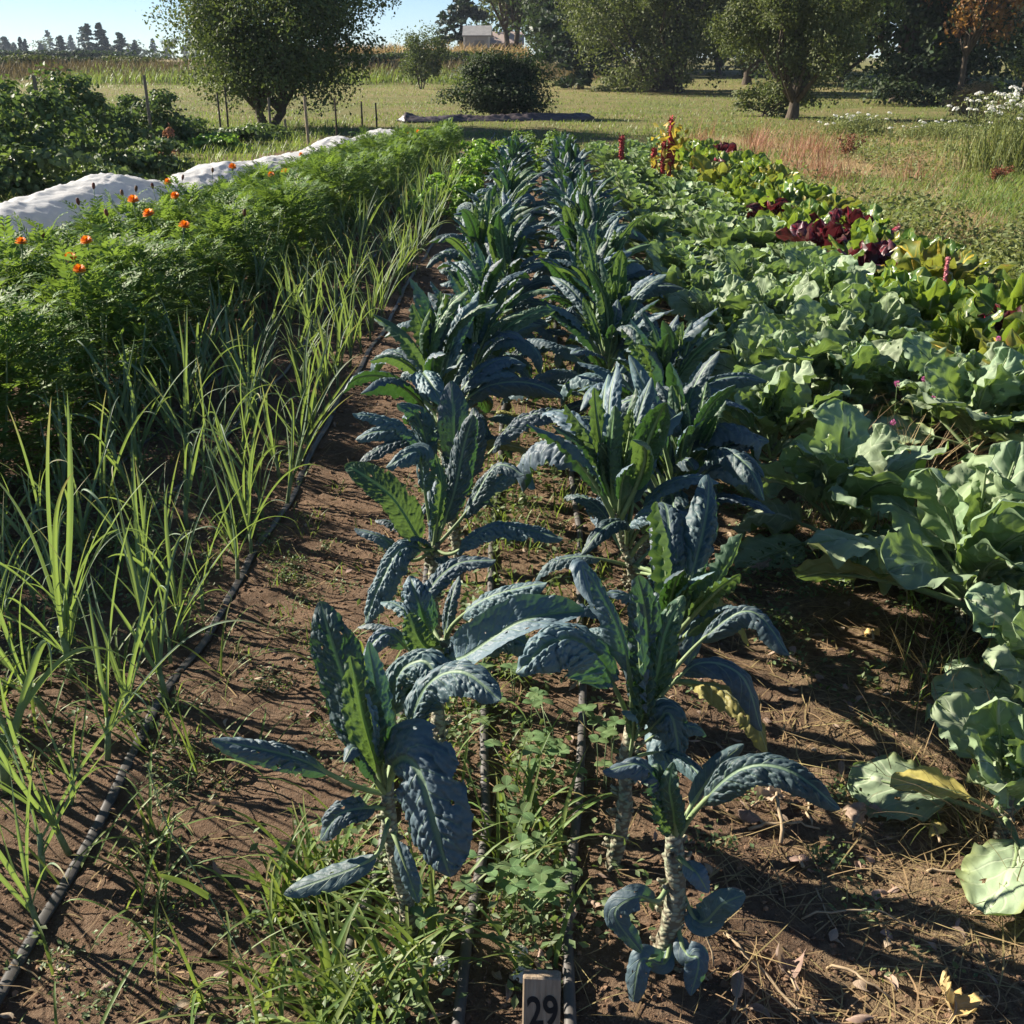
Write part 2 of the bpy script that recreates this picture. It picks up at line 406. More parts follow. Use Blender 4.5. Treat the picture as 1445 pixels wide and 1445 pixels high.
M['kale_stem'] = kale_stem_mat()

def cloth_mat():
    m, nt, ns, ln = new_mat('row_cover_fabric')
    out = nd(nt, 'ShaderNodeOutputMaterial'); df = nd(nt, 'ShaderNodeBsdfPrincipled'); tr = nd(nt, 'ShaderNodeBsdfTranslucent'); mx = nd(nt, 'ShaderNodeMixShader')
    c = mixc(nt, maprange(nt, noise(nt, 2.5, 5), .35, .7, 0, 1), (.84, .85, .86), (.74, .74, .73))
    ln.new(c, df.inputs['Base Color']); df.inputs['Roughness'].default_value = .7; df.inputs['Specular IOR Level'].default_value = .2
    tr.inputs[0].default_value = (.88, .90, .90, 1); mx.inputs[0].default_value = .58
    bp = nd(nt, 'ShaderNodeBump'); bp.inputs['Strength'].default_value = .4; bp.inputs['Distance'].default_value = .02
    ln.new(noise(nt, 9, 5), bp.inputs['Height']); ln.new(bp.outputs[0], df.inputs['Normal'])
    ln.new(df.outputs[0], mx.inputs[1]); ln.new(tr.outputs[0], mx.inputs[2]); ln.new(mx.outputs[0], out.inputs[0])
    return m
M['cover'] = cloth_mat()

def ground_mat():
    m, nt, ns, ln = new_mat('ground_soil_and_turf')
    out = nd(nt, 'ShaderNodeOutputMaterial'); pr = nd(nt, 'ShaderNodeBsdfPrincipled')
    at = nd(nt, 'ShaderNodeAttribute', attribute_name='zone'); sp = nd(nt, 'ShaderNodeSeparateColor'); ln.new(at.outputs['Color'], sp.inputs[0])
    n1 = noise(nt, 3.0, 8, .65); n2 = noise(nt, 55, 6, .7); n3 = noise(nt, .35, 5, .6); n4 = noise(nt, 260, 3, .7)
    soil = mixc(nt, maprange(nt, n1, .3, .7, 0, 1), (.118, .076, .050), (.225, .142, .088))
    soil = mixc(nt, maprange(nt, n2, .38, .72, 0, 1), soil, (.25, .178, .122))
    soil = mixc(nt, maprange(nt, n4, .60, .72, 0, .8), soil, (.34, .26, .18))
    soil = mixc(nt, maprange(nt, n4, .40, .30, 0, .8), soil, (.055, .036, .026))
    straw = mixc(nt, maprange(nt, n2, .4, .6, 0, 1), (.20, .14, .085), (.36, .27, .155))
    soil = mixc(nt, mathn(nt, 'MULTIPLY', sp.outputs[2], maprange(nt, n1, .4, .6, 0, 1)), soil, straw)
    g = mixc(nt, maprange(nt, n1, .35, .65, 0, 1), (.115, .145, .038), (.20, .205, .068))
    g = mixc(nt, maprange(nt, n3, .36, .60, 0, .85), g, (.27, .215, .10))
    g = mixc(nt, maprange(nt, n2, .35, .6, 0, .6), g, (.05, .07, .02))
    dry = mixc(nt, maprange(nt, n3, .35, .65, 0, 1), (.36, .28, .15), (.26, .2, .1))
    g = mixc(nt, sp.outputs[1], g, dry)
    c = mixc(nt, sp.outputs[0], soil, g)
    ln.new(c, pr.inputs['Base Color']); pr.inputs['Roughness'].default_value = .92; pr.inputs['Specular IOR Level'].default_value = .12
    h = mathn(nt, 'ADD', mathn(nt, 'MULTIPLY', n2, 1.1), mathn(nt, 'MULTIPLY', n4, .55))
    bp = nd(nt, 'ShaderNodeBump'); bp.inputs['Strength'].default_value = 1.0; bp.inputs['Distance'].default_value = .022
    ln.new(h, bp.inputs['Height']); ln.new(bp.outputs[0], pr.inputs['Normal']); ln.new(pr.outputs[0], out.inputs[0])
    return m
M['ground'] = ground_mat()
M['clod'] = plain('soil_clod', (.115, .074, .05), (.22, .142, .09), 60, .95, .6, .004, spec=.1, tvar=.7)

# ------------------------------------------------------------------ the ground
def axis(fine0, fine1, step, lo, hi, grow=1.09):
    a = list(np.arange(fine0, fine1, step))
    s = step
    x = a[-1]
    while x < hi: s *= grow; x += s; a.append(x)
    s = step; x = a[0]; b = []
    while x > lo: s *= grow; x -= s; b.append(x)
    return np.array(b[::-1] + a)

def soil_bump(x, y, gate=1.0):
    bed = .03 * np.exp(-((x - .04) / .42) ** 4) + .02 * np.exp(-((x + 1.35) / .5) ** 4)
    return bed + gate * (.055 * (fbm(x * 2.2, y * 2.2, 3, 3) - .5) + .035 * (fbm(x * 9, y * 9, 8, 3) - .5) + .022 * np.abs(fbm(x * 30, y * 30, 21, 3, .6) - .5))

GX = axis(-2.0, 2.1, .017, -900, 900); GY = axis(1.15, 4.2, .015, -30, 1500, 1.06)

def ground_z(x, y):
    x = np.asarray(x, float); y = np.asarray(y, float)
    return terrain(x, y) + soil_bump(x, y, sm(30, 8, y) * sm(6, 3, np.abs(x)) * .97 + .03 * sm(60, 20, y))

def make_ground():
    X, Y = np.meshgrid(GX, GY, indexing='ij')
    Z = ground_z(X, Y)
    nx, ny = X.shape
    i, j = np.meshgrid(np.arange(nx - 1), np.arange(ny - 1), indexing='ij')
    q = np.stack([i * ny + j, (i + 1) * ny + j, (i + 1) * ny + j + 1, i * ny + j + 1], -1).reshape(-1, 4)
    a = Acc(); a.add(np.stack([X, Y, Z], -1), q)
    me = a.mesh('ground', M['ground'])
    n = fbm(X * .6, Y * .6, 40, 3) - .5
    grass = np.maximum.reduce([sm(19.8, 20.8, Y + 2 * n), sm(2.75, 3.2, X + 1.6 * n), sm(-4.6, -5.6, X + 1.6 * n)])
    left = sm(6, -4, X)
    dry = left * sm(76, 80, Y) * (1 - .5 * sm(240, 300, Y)) + sm(2.6, 3.6, X) * sm(30, 22, Y) * 1.0 + .55 * sm(40, 60, Y) * sm(70, 62, Y) * (n + .5)
    straw = sm(.45, .6, X) * sm(1.1, .9, X) + sm(-.35, -.1, X) * sm(.35, .1, X) * .4
    C = np.stack([grass, np.clip(dry, 0, 1), np.clip(straw, 0, 1), np.ones_like(X)], -1)
    at = me.attributes.new('zone', 'FLOAT_COLOR', 'POINT'); at.data.foreach_set('color', C.reshape(-1).astype(np.float32))
    tag(link('ground', me), kind='structure')
make_ground()

def clods():
    t = (1 + 5 ** .5) / 2
    iv = np.array([(-1, t, 0), (1, t, 0), (-1, -t, 0), (1, -t, 0), (0, -1, t), (0, 1, t), (0, -1, -t), (0, 1, -t), (t, 0, -1), (t, 0, 1), (-t, 0, -1), (-t, 0, 1)]) / 1.9
    f = np.array([(0, 11, 5), (0, 5, 1), (0, 1, 7), (0, 7, 10), (0, 10, 11), (1, 5, 9), (5, 11, 4), (11, 10, 2), (10, 7, 6), (7, 1, 8), (3, 9, 4), (3, 4, 2), (3, 2, 6), (3, 6, 8), (3, 8, 9), (4, 9, 5), (2, 4, 11), (6, 2, 10), (8, 6, 7), (9, 8, 1)])
    k = 52000
    y = 1.2 + 7.5 * rng.random(k) ** 1.9; x = rng.uniform(-2.1, 2.3, k)
    keep = fbm(x * 2.5, y * 2.5, 77, 3) + .25 * rng.random(k) > .50
    x, y = x[keep], y[keep]; k = len(x)
    s = .0016 + .0055 * rng.random(k) ** 5 + .0008 * y * rng.random(k)
    z = ground_z(x, y) + s * .3
    V = iv[None] * (1 + .45 * rng.normal(size=(k, 12, 1)).clip(-1, 1)) * s[:, None, None] * np.array([1, 1, .75])
    a = rng.uniform(0, 6.28, k); c, sn = np.cos(a)[:, None], np.sin(a)[:, None]
    V = np.stack([V[..., 0] * c - V[..., 1] * sn, V[..., 0] * sn + V[..., 1] * c, V[..., 2]], -1) + np.stack([x, y, z], -1)[:, None]
    F = (f[None] + (np.arange(k) * 12)[:, None, None]).reshape(-1, 3)
    ac = Acc(); ac.add(V, tris=F, tint=np.repeat(rng.random(k), 12))
    tag(link('soil_clods', ac.mesh('soil_clods', M['clod'], False)), kind='stuff')
clods()

# ------------------------------------------------------------------ kale
def kale_shape(t, t0=.3, pet=.07):
    x = np.clip((t - t0) / (1 - t0), 0, 1)
    bl = np.clip(1 - np.abs(2 * x - 1) ** 2.6, 0, 1) ** .62 * (1.06 - .22 * x)
    w = np.where(t < t0, 0, bl)
    return np.maximum(w, pet * (1 - .3 * t) * (t < .97))

def savoy(P, W, L, seed, cell=.0115, amp=.0042):
    """blistered surface of a dinosaur-kale leaf: domes between veins, a groove along the midrib"""
    k, n = W.shape
    return lambda m: _savoy(W, L, seed, cell, amp, m)
def _savoy(W, L, seed, cell, amp, m):
    k, n = W.shape
    u = np.linspace(-1, 1, m)[None, None, :]
    X = W[:, :, None] * u; Y = np.broadcast_to((np.linspace(0, 1, n)[None] * np.reshape(L, (-1, 1)))[:, :, None], X.shape)
    Y2 = Y - np.abs(X) * .7
    wx = .9 * (fbm(X / .035 + 7, Y / .03 + seed, seed + 9, 2) - .5); wy = .9 * (fbm(X / .035 + 70, Y / .03 + seed, seed + 11, 2) - .5)
    d = worley(X / cell + 100 + wx, Y2 / (cell * 1.05) + 100 + wy + np.arange(k)[:, None, None] * 37.7, seed)
    d2 = worley(X / (cell * .5) + 30 + wy, Y2 / (cell * .5) + 60 + wx + np.arange(k)[:, None, None] * 17.7, seed + 2)
    amp = amp * (.45 + 1.1 * fbm(X / .03 + 20, Y / .045 + seed * 3, seed + 21, 2))
    dome = np.clip(1 - (d / .72) ** 2, 0, 1) ** .55 + .30 * np.clip(1 - (d2 / .72) ** 2, 0, 1) ** .6
    mid = sm(.0, .011, np.abs(X))
    env = sm(.012, .03, W)[:, :, None]
    low = (fbm(X / .03 + 50, Y / .03, seed + 3, 2) - .5) * .012
    return (amp * dome * mid + low * np.abs(u) + .0035 * (mid - 1) * -1) * env

def kale_leaf_acc(acc, P, S, N, L, width, seed, m=19, rec=.45, fold=0., amp=.0042, cell=.0115, t0=.3, mat=0, frill=.0):
    k, n, _ = P.shape
    t = np.linspace(0, 1, n)
    W = kale_shape(t, t0)[None] * np.reshape(np.broadcast_to(width, (k,)), (-1, 1)) * .5
    W = W * (1 + .10 * (fbm(np.tile(t * 14, (k, 1)), np.arange(k)[:, None] * 9.1 + seed, seed, 2) - .5) * 2)
    dsp = _savoy(W, np.broadcast_to(L, (k,)), seed, cell, amp, m)
    if frill:
        u = np.linspace(-1, 1, m)[None, None]
        dsp = dsp + frill * np.abs(u) ** 2 * np.sin(t[None, :, None] * 75 + u * 2 + seed) * (W > .01)[:, :, None]
    holes = None
    if k == 1 and m > 30:
        holes = [(0, rng.uniform(t0 + .15, .92), rng.choice([-1, 1]) * rng.uniform(.2, .9), *(rng.uniform(.006, .016) * np.array([1, 4.0]))) for _ in range(rng.integers(0, 4))]
        holes += [(0, rng.uniform(t0 + .1, .97), rng.choice([-1, 1]) * 1.0, rng.uniform(.01, .025), rng.uniform(.08, .25)) for _ in range(rng.integers(0, 4))]
    strips(acc, P, S, N, W, m, fold=fold, rec=rec, disp=dsp, mat=mat, holes=holes)
    # midrib: a thicker stalk under the leaf
    for i in range(k):
        Pm = P[i] - N[i] * .0012
        r = .0052 * (1 - t) ** .8 + .0008
        tube(acc, Pm[::2], r[::2], 5, mat=1)

KALE_POOL = {}
KALE_MATS = [M['kale'], M['stalk']]
KG_MATS = [M['kale_green'], M['stalk']]
def kale_pool():
    spec = {'inner': (R(87), R(18), .25, .048), 'mid': (R(78), R(54), .33, .058), 'outer': (R(60), R(84), .34, .064), 'low': (R(20), R(80), .29, .070), 'flop': (R(62), R(150), .33, .070)}
    for cls, (e0, bend, L, w) in spec.items():
        KALE_POOL[cls] = []
        for v in range(6):
            a = Acc(); n = 120
            l = L * rng.uniform(.85, 1.15)
            P, T, S, N = arcs(np.zeros((1, 3)), 0, e0 + rng.normal() * .1, bend * rng.uniform(.7, 1.25), l, n, 1.9, rng.normal() * .35)
            tw = rng.normal() * .4
            S, N = roll(S, N, (np.linspace(0, 1, n) * tw)[None])
            kale_leaf_acc(a, P, S, N, l, w * rng.uniform(.85, 1.2), 100 + v * 7 + len(KALE_POOL) * 50, m=41, amp=.0080, cell=.0108, rec=rng.uniform(.25, .95), frill=.004 if cls == 'inner' else .0015)
            mats = KG_MATS if (cls == 'inner' or (cls == 'mid' and v % 3 == 0)) else KALE_MATS
            KALE_POOL[cls].append(a.mesh('kale_leaf', mats))
kale_pool()
M['kale_old'] = leaf_mat('kale_leaf_old', (.26, .26, .075), (.26, .26, .09), (.36, .36, .06), .28, .55, .3, vein=(.4, .4, .2), nveins=9, var=.6, bump=.35, nscale=50, spots=(.16, .09, .04))
KALE_POOL['old'] = []
for me in KALE_POOL['low']:
    c = me.copy(); c.materials[0] = M['kale_old']; KALE_POOL['old'].append(c)

def kale_stem(h, lean=(0, 0), r=.017):
    a = Acc(); n = 14
    s = np.linspace(0, 1, n)
    pts = np.stack([lean[0] * s ** 1.5 + .006 * np.sin(s * 7 + h * 40), lean[1] * s ** 1.5 + .006 * np.cos(s * 6), -.03 + (h + .05) * s], -1)
    tube(a, pts, r * (1.0 - .25 * s) * (1 + .12 * np.sin(s * 60)), 10)
    # leaf scars and petiole stubs left by picking
    for q in range(int(h / .008)):
        z = rng.uniform(.02, 1) * h; th = rng.uniform(0, 6.28); ss = z / h
        c = np.array([lean[0] * ss ** 1.5, lean[1] * ss ** 1.5, z]); rr = r * (1 - .25 * ss)
        d = np.array([math.cos(th), math.sin(th), 0])
        tube(a, [c + d * rr * .6, c + d * (rr + .004), c + d * (rr + .007 + .006 * rng.random()) + [0, 0, .006]], [.0062, .0050, .0035], 5)
    return a

KALE_MERGED = []
def kale_far_meshes():
    for v in range(7):
        a = Acc()
        k = 36; i = np.arange(k)
        az = i * 2.399 + rng.normal(size=k) * .25
        f = i / (k - 1)
        e0 = R(8) + f ** .8 * R(80) + rng.normal(size=k) * .1
        bend = R(80) - f * R(50) + rng.normal(size=k) * .3
        L = .32 - .09 * f + rng.normal(size=k) * .03
        n = 38
        P, T, S, N = arcs(np.stack([0 * f, 0 * f, .20 + .26 * f], -1), az, e0, bend, L, n, 1.8, rng.normal(size=k) * .4)
        S, N = roll(S, N, np.linspace(0, 1, n)[None] * (rng.normal(size=k) * .4)[:, None])
        kale_leaf_acc(a, P, S, N, L, .068, 300 + v, m=13, rec=rng.uniform(.2, .8, k), amp=.010, cell=.018)
        tube(a, [(0, 0, -.02), (.01, 0, .2), (0, 0, .46)], [.018, .017, .012], 8, mat=1)
        KALE_MERGED.append(a.mesh('kale_plant', KALE_MATS))
kale_far_meshes()

def kale_plant(x, y, h, label, n=17, seed=0, far=False, s=1.0, lean=(0, 0)):
    r = random.Random(seed)
    z = float(ground_z(x, y))
    if far:
        o = link('kale_plant', KALE_MERGED[seed % 7], None, (x, y, z), (r.gauss(0, .08), r.gauss(0, .08), r.uniform(0, 6.28)), s * (1.02 - .045 * max(0, y - 8)) * (.88 + .22 * r.random()))
        return tag(o, label, 'kale plant', 'kale plants in two rows')
    o = empty('kale_plant', (x, y, z), label, 'kale plant', 'kale plants in two rows')
    link('stem', kale_stem(h, lean).mesh('kale_stem', M['kale_stem']), o)
    for i in range(n):
        f = i / (n - 1)
        cls = 'low' if f < .17 else 'flop' if r.random() < .16 and f < .75 else 'outer' if f < .45 else 'mid' if f < .8 else 'inner'
        if i == 0 and r.random() < .3: cls = 'old'
        me = KALE_POOL[cls][r.randrange(6)]
        zz = h * (.46 + .54 * f ** .8) + .01; ss = (zz / h)
        link('leaf', me, o, (lean[0] * ss ** 1.5, lean[1] * ss ** 1.5, zz), (r.gauss(0, .24), r.gauss(0, .24), i * 2.399 + r.gauss(0, .5)), s * r.uniform(.7, 1.22) * (1 - .15 * (f > .8)))
    return o

def curve_pts(ctrl, n):
    """smooth curve through 3-4 points (Catmull-Rom with doubled ends, re-sampled evenly)"""
    c = np.asarray(ctrl, float); c = np.concatenate([[2 * c[0] - c[1]], c, [2 * c[-1] - c[-2]]])
    out = []
    for i in range(1, len(c) - 2):
        t = np.linspace(0, 1, 24)[:, None]
        p0, p1, p2, p3 = c[i - 1], c[i], c[i + 1], c[i + 2]
        out.append(.5 * ((2 * p1) + (-p0 + p2) * t + (2 * p0 - 5 * p1 + 4 * p2 - p3) * t ** 2 + (-p0 + 3 * p1 - 3 * p2 + p3) * t ** 3))
    q = np.concatenate(out)
    d = np.concatenate([[0], np.cumsum(np.linalg.norm(np.diff(q, axis=0), axis=1))])
    s = np.linspace(0, d[-1], n)
    return np.stack([np.interp(s, d, q[:, a]) for a in range(3)], -1), d[-1]

def shaped_leaf(ctrl, width, hint, seed, n=190, m=61, rec=.5, green=False, t0=.28, amp=.0080, frill=.001, cell=.0125, fold=0., fn=None):
    P, L = curve_pts(ctrl, n)
    T = np.gradient(P, axis=0); T /= np.linalg.norm(T, axis=1)[:, None]
    S = np.cross(np.asarray(hint, float)[None], T); S /= np.linalg.norm(S, axis=1)[:, None]
    N = np.cross(T, S)
    a = Acc()
    (fn or kale_leaf_acc)(a, P[None], S[None], N[None], L, width, seed, m=m, rec=rec, t0=t0, amp=amp, frill=frill, cell=cell, fold=fold)
    return a, (KG_MATS if green else KALE_MATS)

def hero_kale(base, crown, label, leaves, r=.017, extra=0, seed=0):
    """a near kale plant whose leaves follow the plant in the photograph, each a curve in space"""
    b = np.array([base[0], base[1], float(ground_z(base[0], base[1]))])
    o = empty('kale_plant', b, label, 'kale plant', 'kale plants in two rows')
    c = np.array(crown) - b
    link('stem', kale_stem(c[2], (c[0], c[1]), r).mesh('kale_stem', M['kale_stem']), o)
    for i, (ctrl, w, hint, kw) in enumerate(leaves):
        pts = [np.asarray(p, float) - b for p in ctrl]
        a, mats = shaped_leaf(pts, w, hint, 500 + seed * 31 + i * 3, **kw)
        link('leaf', a.mesh('kale_leaf', mats), o)
    rr = random.Random(seed)
    for i in range(extra):
        me = KALE_POOL[('outer', 'mid', 'low')[i % 3]][rr.randrange(6)]
        link('leaf', me, o, tuple(c * (.8 + .15 * rr.random())), (rr.gauss(0, .1), rr.gauss(0, .1), rr.uniform(0, 6.28)), rr.uniform(.5, .85))
    return o

UP = (0, -.25, 1)
def heroes():
    # A: front plant of the row beside the bare path
    ya = 1.60; ca = PD(545, 1120, ya)
    A = lambda px, py, dy=0.: PD(px, py, ya + dy)
    hero_kale((-.225, 1.56), ca, 'kale plant beside the bare path with one broad blistered leaf hanging down in front', [
        ([ca, A(560, 1075, -.05), A(592, 1088, -.12), A(636, 1238, -.20)], .155, (-.42, -1, .5), dict(t0=.22, rec=.35, amp=.0095, cell=.016)),
        ([ca, A(520, 1055, .02), A(487, 960, .06), A(452, 848, .10)], .108, (-.25, -.9, .5), dict(t0=.16, rec=.15)),
        ([ca, A(500, 1108, -.01), A(420, 1072, -.03), A(298, 1043, -.05)], .06, (0, -.5, 1), dict(t0=.35, rec=.7)),
        ([ca, A(525, 1060, -.03), A(508, 1000, -.04), A(494, 925, -.03)], .075, (.5, -1, .2), dict(green=True, frill=.006, t0=.2, rec=.1, fold=.35)),
        ([ca, A(540, 1070, -.02), A(532, 1010, -.03), A(520, 905, .0)], .06, (.8, -.6, .2), dict(t0=.3, rec=.2, fold=.3)),
        ([ca, A(565, 1060, .03), A(600, 975, .04), A(650, 950, 0), A(706, 988, -.06)], .095, (0, -.5, 1), dict(t0=.33, rec=.55)),
        ([ca, A(555, 1050, .08), A(560, 960, .12), A(600, 935, .10), A(625, 985, .05)], .085, (-.2, -.6, 1), dict(t0=.4, rec=.6, amp=.0105)),
        ([ca, A(520, 1085, -.05), A(500, 1055, -.08), A(486, 1075, -.11)], .05, UP, dict(t0=.3, rec=.7)),
        ([ca + [0, 0, -.03], A(520, 1140, -.05), A(480, 1150, -.07), A(452, 1185, -.07)], .055, (-.4, -.6, .6), dict(t0=.3, rec=.2)),
        ([ca + [0, 0, -.06], A(560, 1190, -.05), A(575, 1230, -.08), A(590, 1275, -.09)], .04, (-.3, -1, .4), dict(t0=.3, rec=.3)),
        ([ca + [0, 0, -.05], A(545, 1170, -.08), A(520, 1215, -.10), A(400, 1262, -.12)], .05, (0, -.6, 1), dict(t0=.45, rec=.3, amp=.002)),
    ], seed=1)
    # B
    yb = 2.08; cb = PD(625, 915, yb)
    B = lambda px, py, dy=0.: PD(px, py, yb + dy)
    hero_kale((-.205, 2.02), cb, 'second kale plant beside the bare path, a pointed smooth leaf slanting towards the hoses', [
        ([cb, B(650, 930, -.12), B(735, 878, -.16), B(826, 862, -.16)], .105, (-.5, -.7, .8), dict(t0=.12, rec=-.25, fold=.35, amp=.003)),
        ([cb, B(640, 880, 0), B(690, 845, -.02), B(772, 822, -.05)], .08, UP, dict(t0=.3, rec=.6)),
        ([cb, B(605, 890, 0), B(590, 850, -.02), B(578, 812, .02)], .08, (.2, -1, .3), dict(t0=.2, rec=.5, amp=.0105)),
        ([cb, B(600, 910, -.05), B(585, 890, -.06), B(578, 865, -.05)], .065, (.3, -1, .1), dict(t0=.2, rec=-.2, green=True, frill=.005)),
        ([cb, B(660, 930, -.04), B(720, 900, -.05), B(780, 945, -.08)], .075, UP, dict(t0=.35, rec=.6)),
        ([cb, B(600, 850, .12), B(640, 800, .2), B(700, 790, .2)], .07, UP, dict(t0=.4, rec=.5)),
        ([cb, B(585, 920, -.03), B(545, 895, -.05), B(510, 930, -.08)], .06, (-.3, -.6, 1), dict(t0=.4, rec=.6)),
    ], extra=4, seed=2)
    # C: behind B
    yc = 2.62; cc = PD(612, 775, yc)
    Cc = lambda px, py, dy=0.: PD(px, py, yc + dy)
    hero_kale((-.26, 2.58), cc, 'third kale plant beside the bare path, one long leaf hanging over the soil', [
        ([cc, Cc(600, 775, -.05), Cc(560, 782, -.10), Cc(515, 880, -.16)], .105, (-.6, -.7, .6), dict(t0=.2, rec=.5, amp=.0095)),
        ([cc, Cc(590, 760, -.03), Cc(550, 700, -.03), Cc(487, 655, .0)], .115, (.55, -.6, .7), dict(t0=.15, rec=-.15, green=True, amp=.004)),
        ([cc, Cc(640, 780, -.04), Cc(700, 745, -.06), Cc(795, 760, -.08)], .085, UP, dict(t0=.2, rec=.5, amp=.0105, cell=.011)),
        ([cc, Cc(600, 700, .02), Cc(590, 640, -.02), Cc(545, 660, -.08)], .08, (-.3, -.7, .8), dict(t0=.4, rec=.6)),
        ([cc, Cc(618, 720, -.02), Cc(622, 680, -.02), Cc(615, 640, 0)], .05, (.7, -.7, .1), dict(green=True, t0=.2, frill=.005, fold=.4)),
        ([cc, Cc(640, 700, .0), Cc(655, 630, 0), Cc(668, 585, -.02)], .085, (-.2, -1, .3), dict(t0=.2, rec=.45)),
        ([cc, Cc(660, 720, .05), Cc(700, 660, .05), Cc(740, 670, 0)], .08, UP, dict(t0=.3, rec=.6)),
        ([cc, Cc(580, 790, -.02), Cc(540, 760, -.02), Cc(500, 745, 0)], .05, UP, dict(t0=.3, rec=.6)),
    ], extra=6, seed=3)
    # G: fourth in the row
    yg = 3.12; cg = PD(640, 690, yg)
    Gg = lambda px, py, dy=0.: PD(px, py, yg + dy)
    hero_kale((-.24, 3.1), cg, 'fourth kale plant beside the bare path, one spoon-shaped smooth leaf standing upright', [
        ([cg, Gg(600, 640, 0), Gg(560, 600, -.05), Gg(497, 583, -.08)], .09, UP, dict(t0=.25, rec=.5, amp=.0095)),
        ([cg, Gg(641, 640, -.06), Gg(640, 590, -.07), Gg(637, 537, -.02)], .10, (0, -1, .5), dict(t0=.32, rec=.1, amp=.002)),
        ([cg, Gg(690, 640, -.02), Gg(740, 590, -.05), Gg(815, 582, -.08)], .085, UP, dict(t0=.35, rec=.7, amp=.0095)),
        ([cg, Gg(610, 650, .05), Gg(590, 590, .05), Gg(560, 570, .0)], .085, (-.3, -.7, .8), dict(t0=.3, rec=.5)),
        ([cg, Gg(660, 660, -.03), Gg(670, 620, -.04), Gg(668, 575, 0)], .085, (-.4, -1, .3), dict(t0=.15, rec=.3)),
        ([cg, Gg(690, 690, .0), Gg(730, 665, 0), Gg(755, 690, -.05)], .075, UP, dict(t0=.3, rec=.7)),
    ], extra=9, seed=4)
    # D
    yd = 1.86; cd = PD(893, 1040, yd)
    D = lambda px, py, dy=0.: PD(px, py, yd + dy)
    hero_kale((.17, 1.80), cd, 'tall kale plant by the black hose, a thickly blistered leaf arching over the hose', [
        ([cd, D(875, 985, -.02), D(838, 925, -.06), D(790, 905, -.09), D(728, 950, -.12)], .125, (-.2, -.6, 1), dict(t0=.34, rec=.6, amp=.013, cell=.016)),
        ([cd, D(905, 960, 0), D(912, 890, 0), D(900, 812, -.03)], .085, (.2, -1, .2), dict(t0=.18, rec=.3, amp=.0095, frill=.003)),
        ([cd, D(890, 960, -.03), D(868, 880, -.02), D(822, 800, .02), D(835, 850, -.05)], .06, (.5, -.6, .6), dict(t0=.35, rec=.8)),
        ([cd, D(930, 985, -.03), D(985, 938, -.06), D(1045, 955, -.09), D(1075, 1032, -.12)], .065, (.2, -.5, 1), dict(t0=.45, rec=.5, amp=.003)),
        ([cd, D(940, 960, .06), D(1000, 895, .08), D(1060, 865, .06), D(1115, 925, 0)], .065, (.2, -.5, 1), dict(t0=.5, rec=.9, amp=.0095)),
        ([cd, D(908, 990, -.06), D(904, 930, -.08), D(900, 850, -.06)], .05, (.9, -.5, .1), dict(t0=.2, fold=.5, frill=.005)),
        ([cd, D(925, 960, -.02), D(940, 890, 0), D(965, 840, .03)], .07, (-.3, -1, .2), dict(green=True, t0=.25, frill=.006)),
        ([cd, D(915, 1030, -.05), D(945, 1010, -.07), D(960, 1080, -.10)], .075, (.3, -.7, .8), dict(t0=.3, rec=.4)),
        ([cd, D(905, 1010, -.06), D(908, 980, -.07), D(912, 915, -.06)], .06, (.4, -1, .1), dict(green=True, t0=.15, frill=.006, fold=.3)),
    ], extra=3, seed=5)
    # E
    ye = 1.56; ce = PD(955, 1185, ye)
    E = lambda px, py, dy=0.: PD(px, py, ye + dy)
    hero_kale((.245, 1.52), ce, 'kale plant in front of the collards with picked stem and one long arching leaf', [
        ([ce, E(985, 1140, -.02), E(1045, 1088, -.05), E(1110, 1088, -.08), E(1186, 1142, -.11)], .075, (0, -.5, 1), dict(t0=.26, rec=.55, amp=.0095, cell=.014)),
        ([ce, E(938, 1130, -.03), E(905, 1082, -.05), E(850, 1088, -.07)], .06, UP, dict(t0=.3, rec=.7, amp=.0095)),
        ([ce, E(935, 1140, -.03), E(925, 1100, -.04), E(900, 1080, -.02)], .07, (.6, -.8, .2), dict(green=True, t0=.12, fold=.35, frill=.006)),
        ([ce, E(950, 1140, -.05), E(945, 1110, -.06), E(950, 1075, -.05)], .05, (-.3, -1, .2), dict(green=True, t0=.12, fold=.4, frill=.006)),
        ([ce, E(975, 1140, .04), E(1010, 1085, .06), E(1050, 1050, .08)], .045, (.3, -.7, .8), dict(t0=.3, rec=.9)),
        ([ce + [0, -.01, -.05], E(930, 1270, -.04), E(900, 1265, -.07), E(868, 1290, -.08), E(905, 1345, -.10)], .05, (-.4, -.8, .5), dict(t0=.3, rec=.2, amp=.002)),
        ([ce + [0, -.01, -.07], E(985, 1300, -.05), E(1020, 1275, -.07), E(1052, 1262, -.07)], .06, (.2, -.7, .8), dict(t0=.3, rec=.2, amp=.002)),
        ([ce + [0, -.01, -.13], E(940, 1355, -.07), E(905, 1355, -.10), E(892, 1420, -.12)], .05, (-.4, -.8, .5), dict(t0=.3, rec=.3, amp=.002)),
        ([ce + [0, -.01, -.13], E(965, 1340, -.07), E(985, 1355, -.10), E(975, 1405, -.12)], .05, (.2, -.9, .5), dict(t0=.3, rec=.4, amp=.003)),
        ([ce + [0, -.02, -.02], E(975, 1225, -.06), E(985, 1235, -.08), E(1000, 1260, -.09)], .04, (.2, -.9, .5), dict(t0=.2, rec=.3, amp=.003)),
    ], r=.022, seed=6)
heroes()
kr = random.Random(5)
path_rows = [3.5, 3.85, 4.2, 4.55, 4.9, 5.28, 5.65, 6.02]
ys = path_rows + [6.4 + i * .40 for i in range(24)]
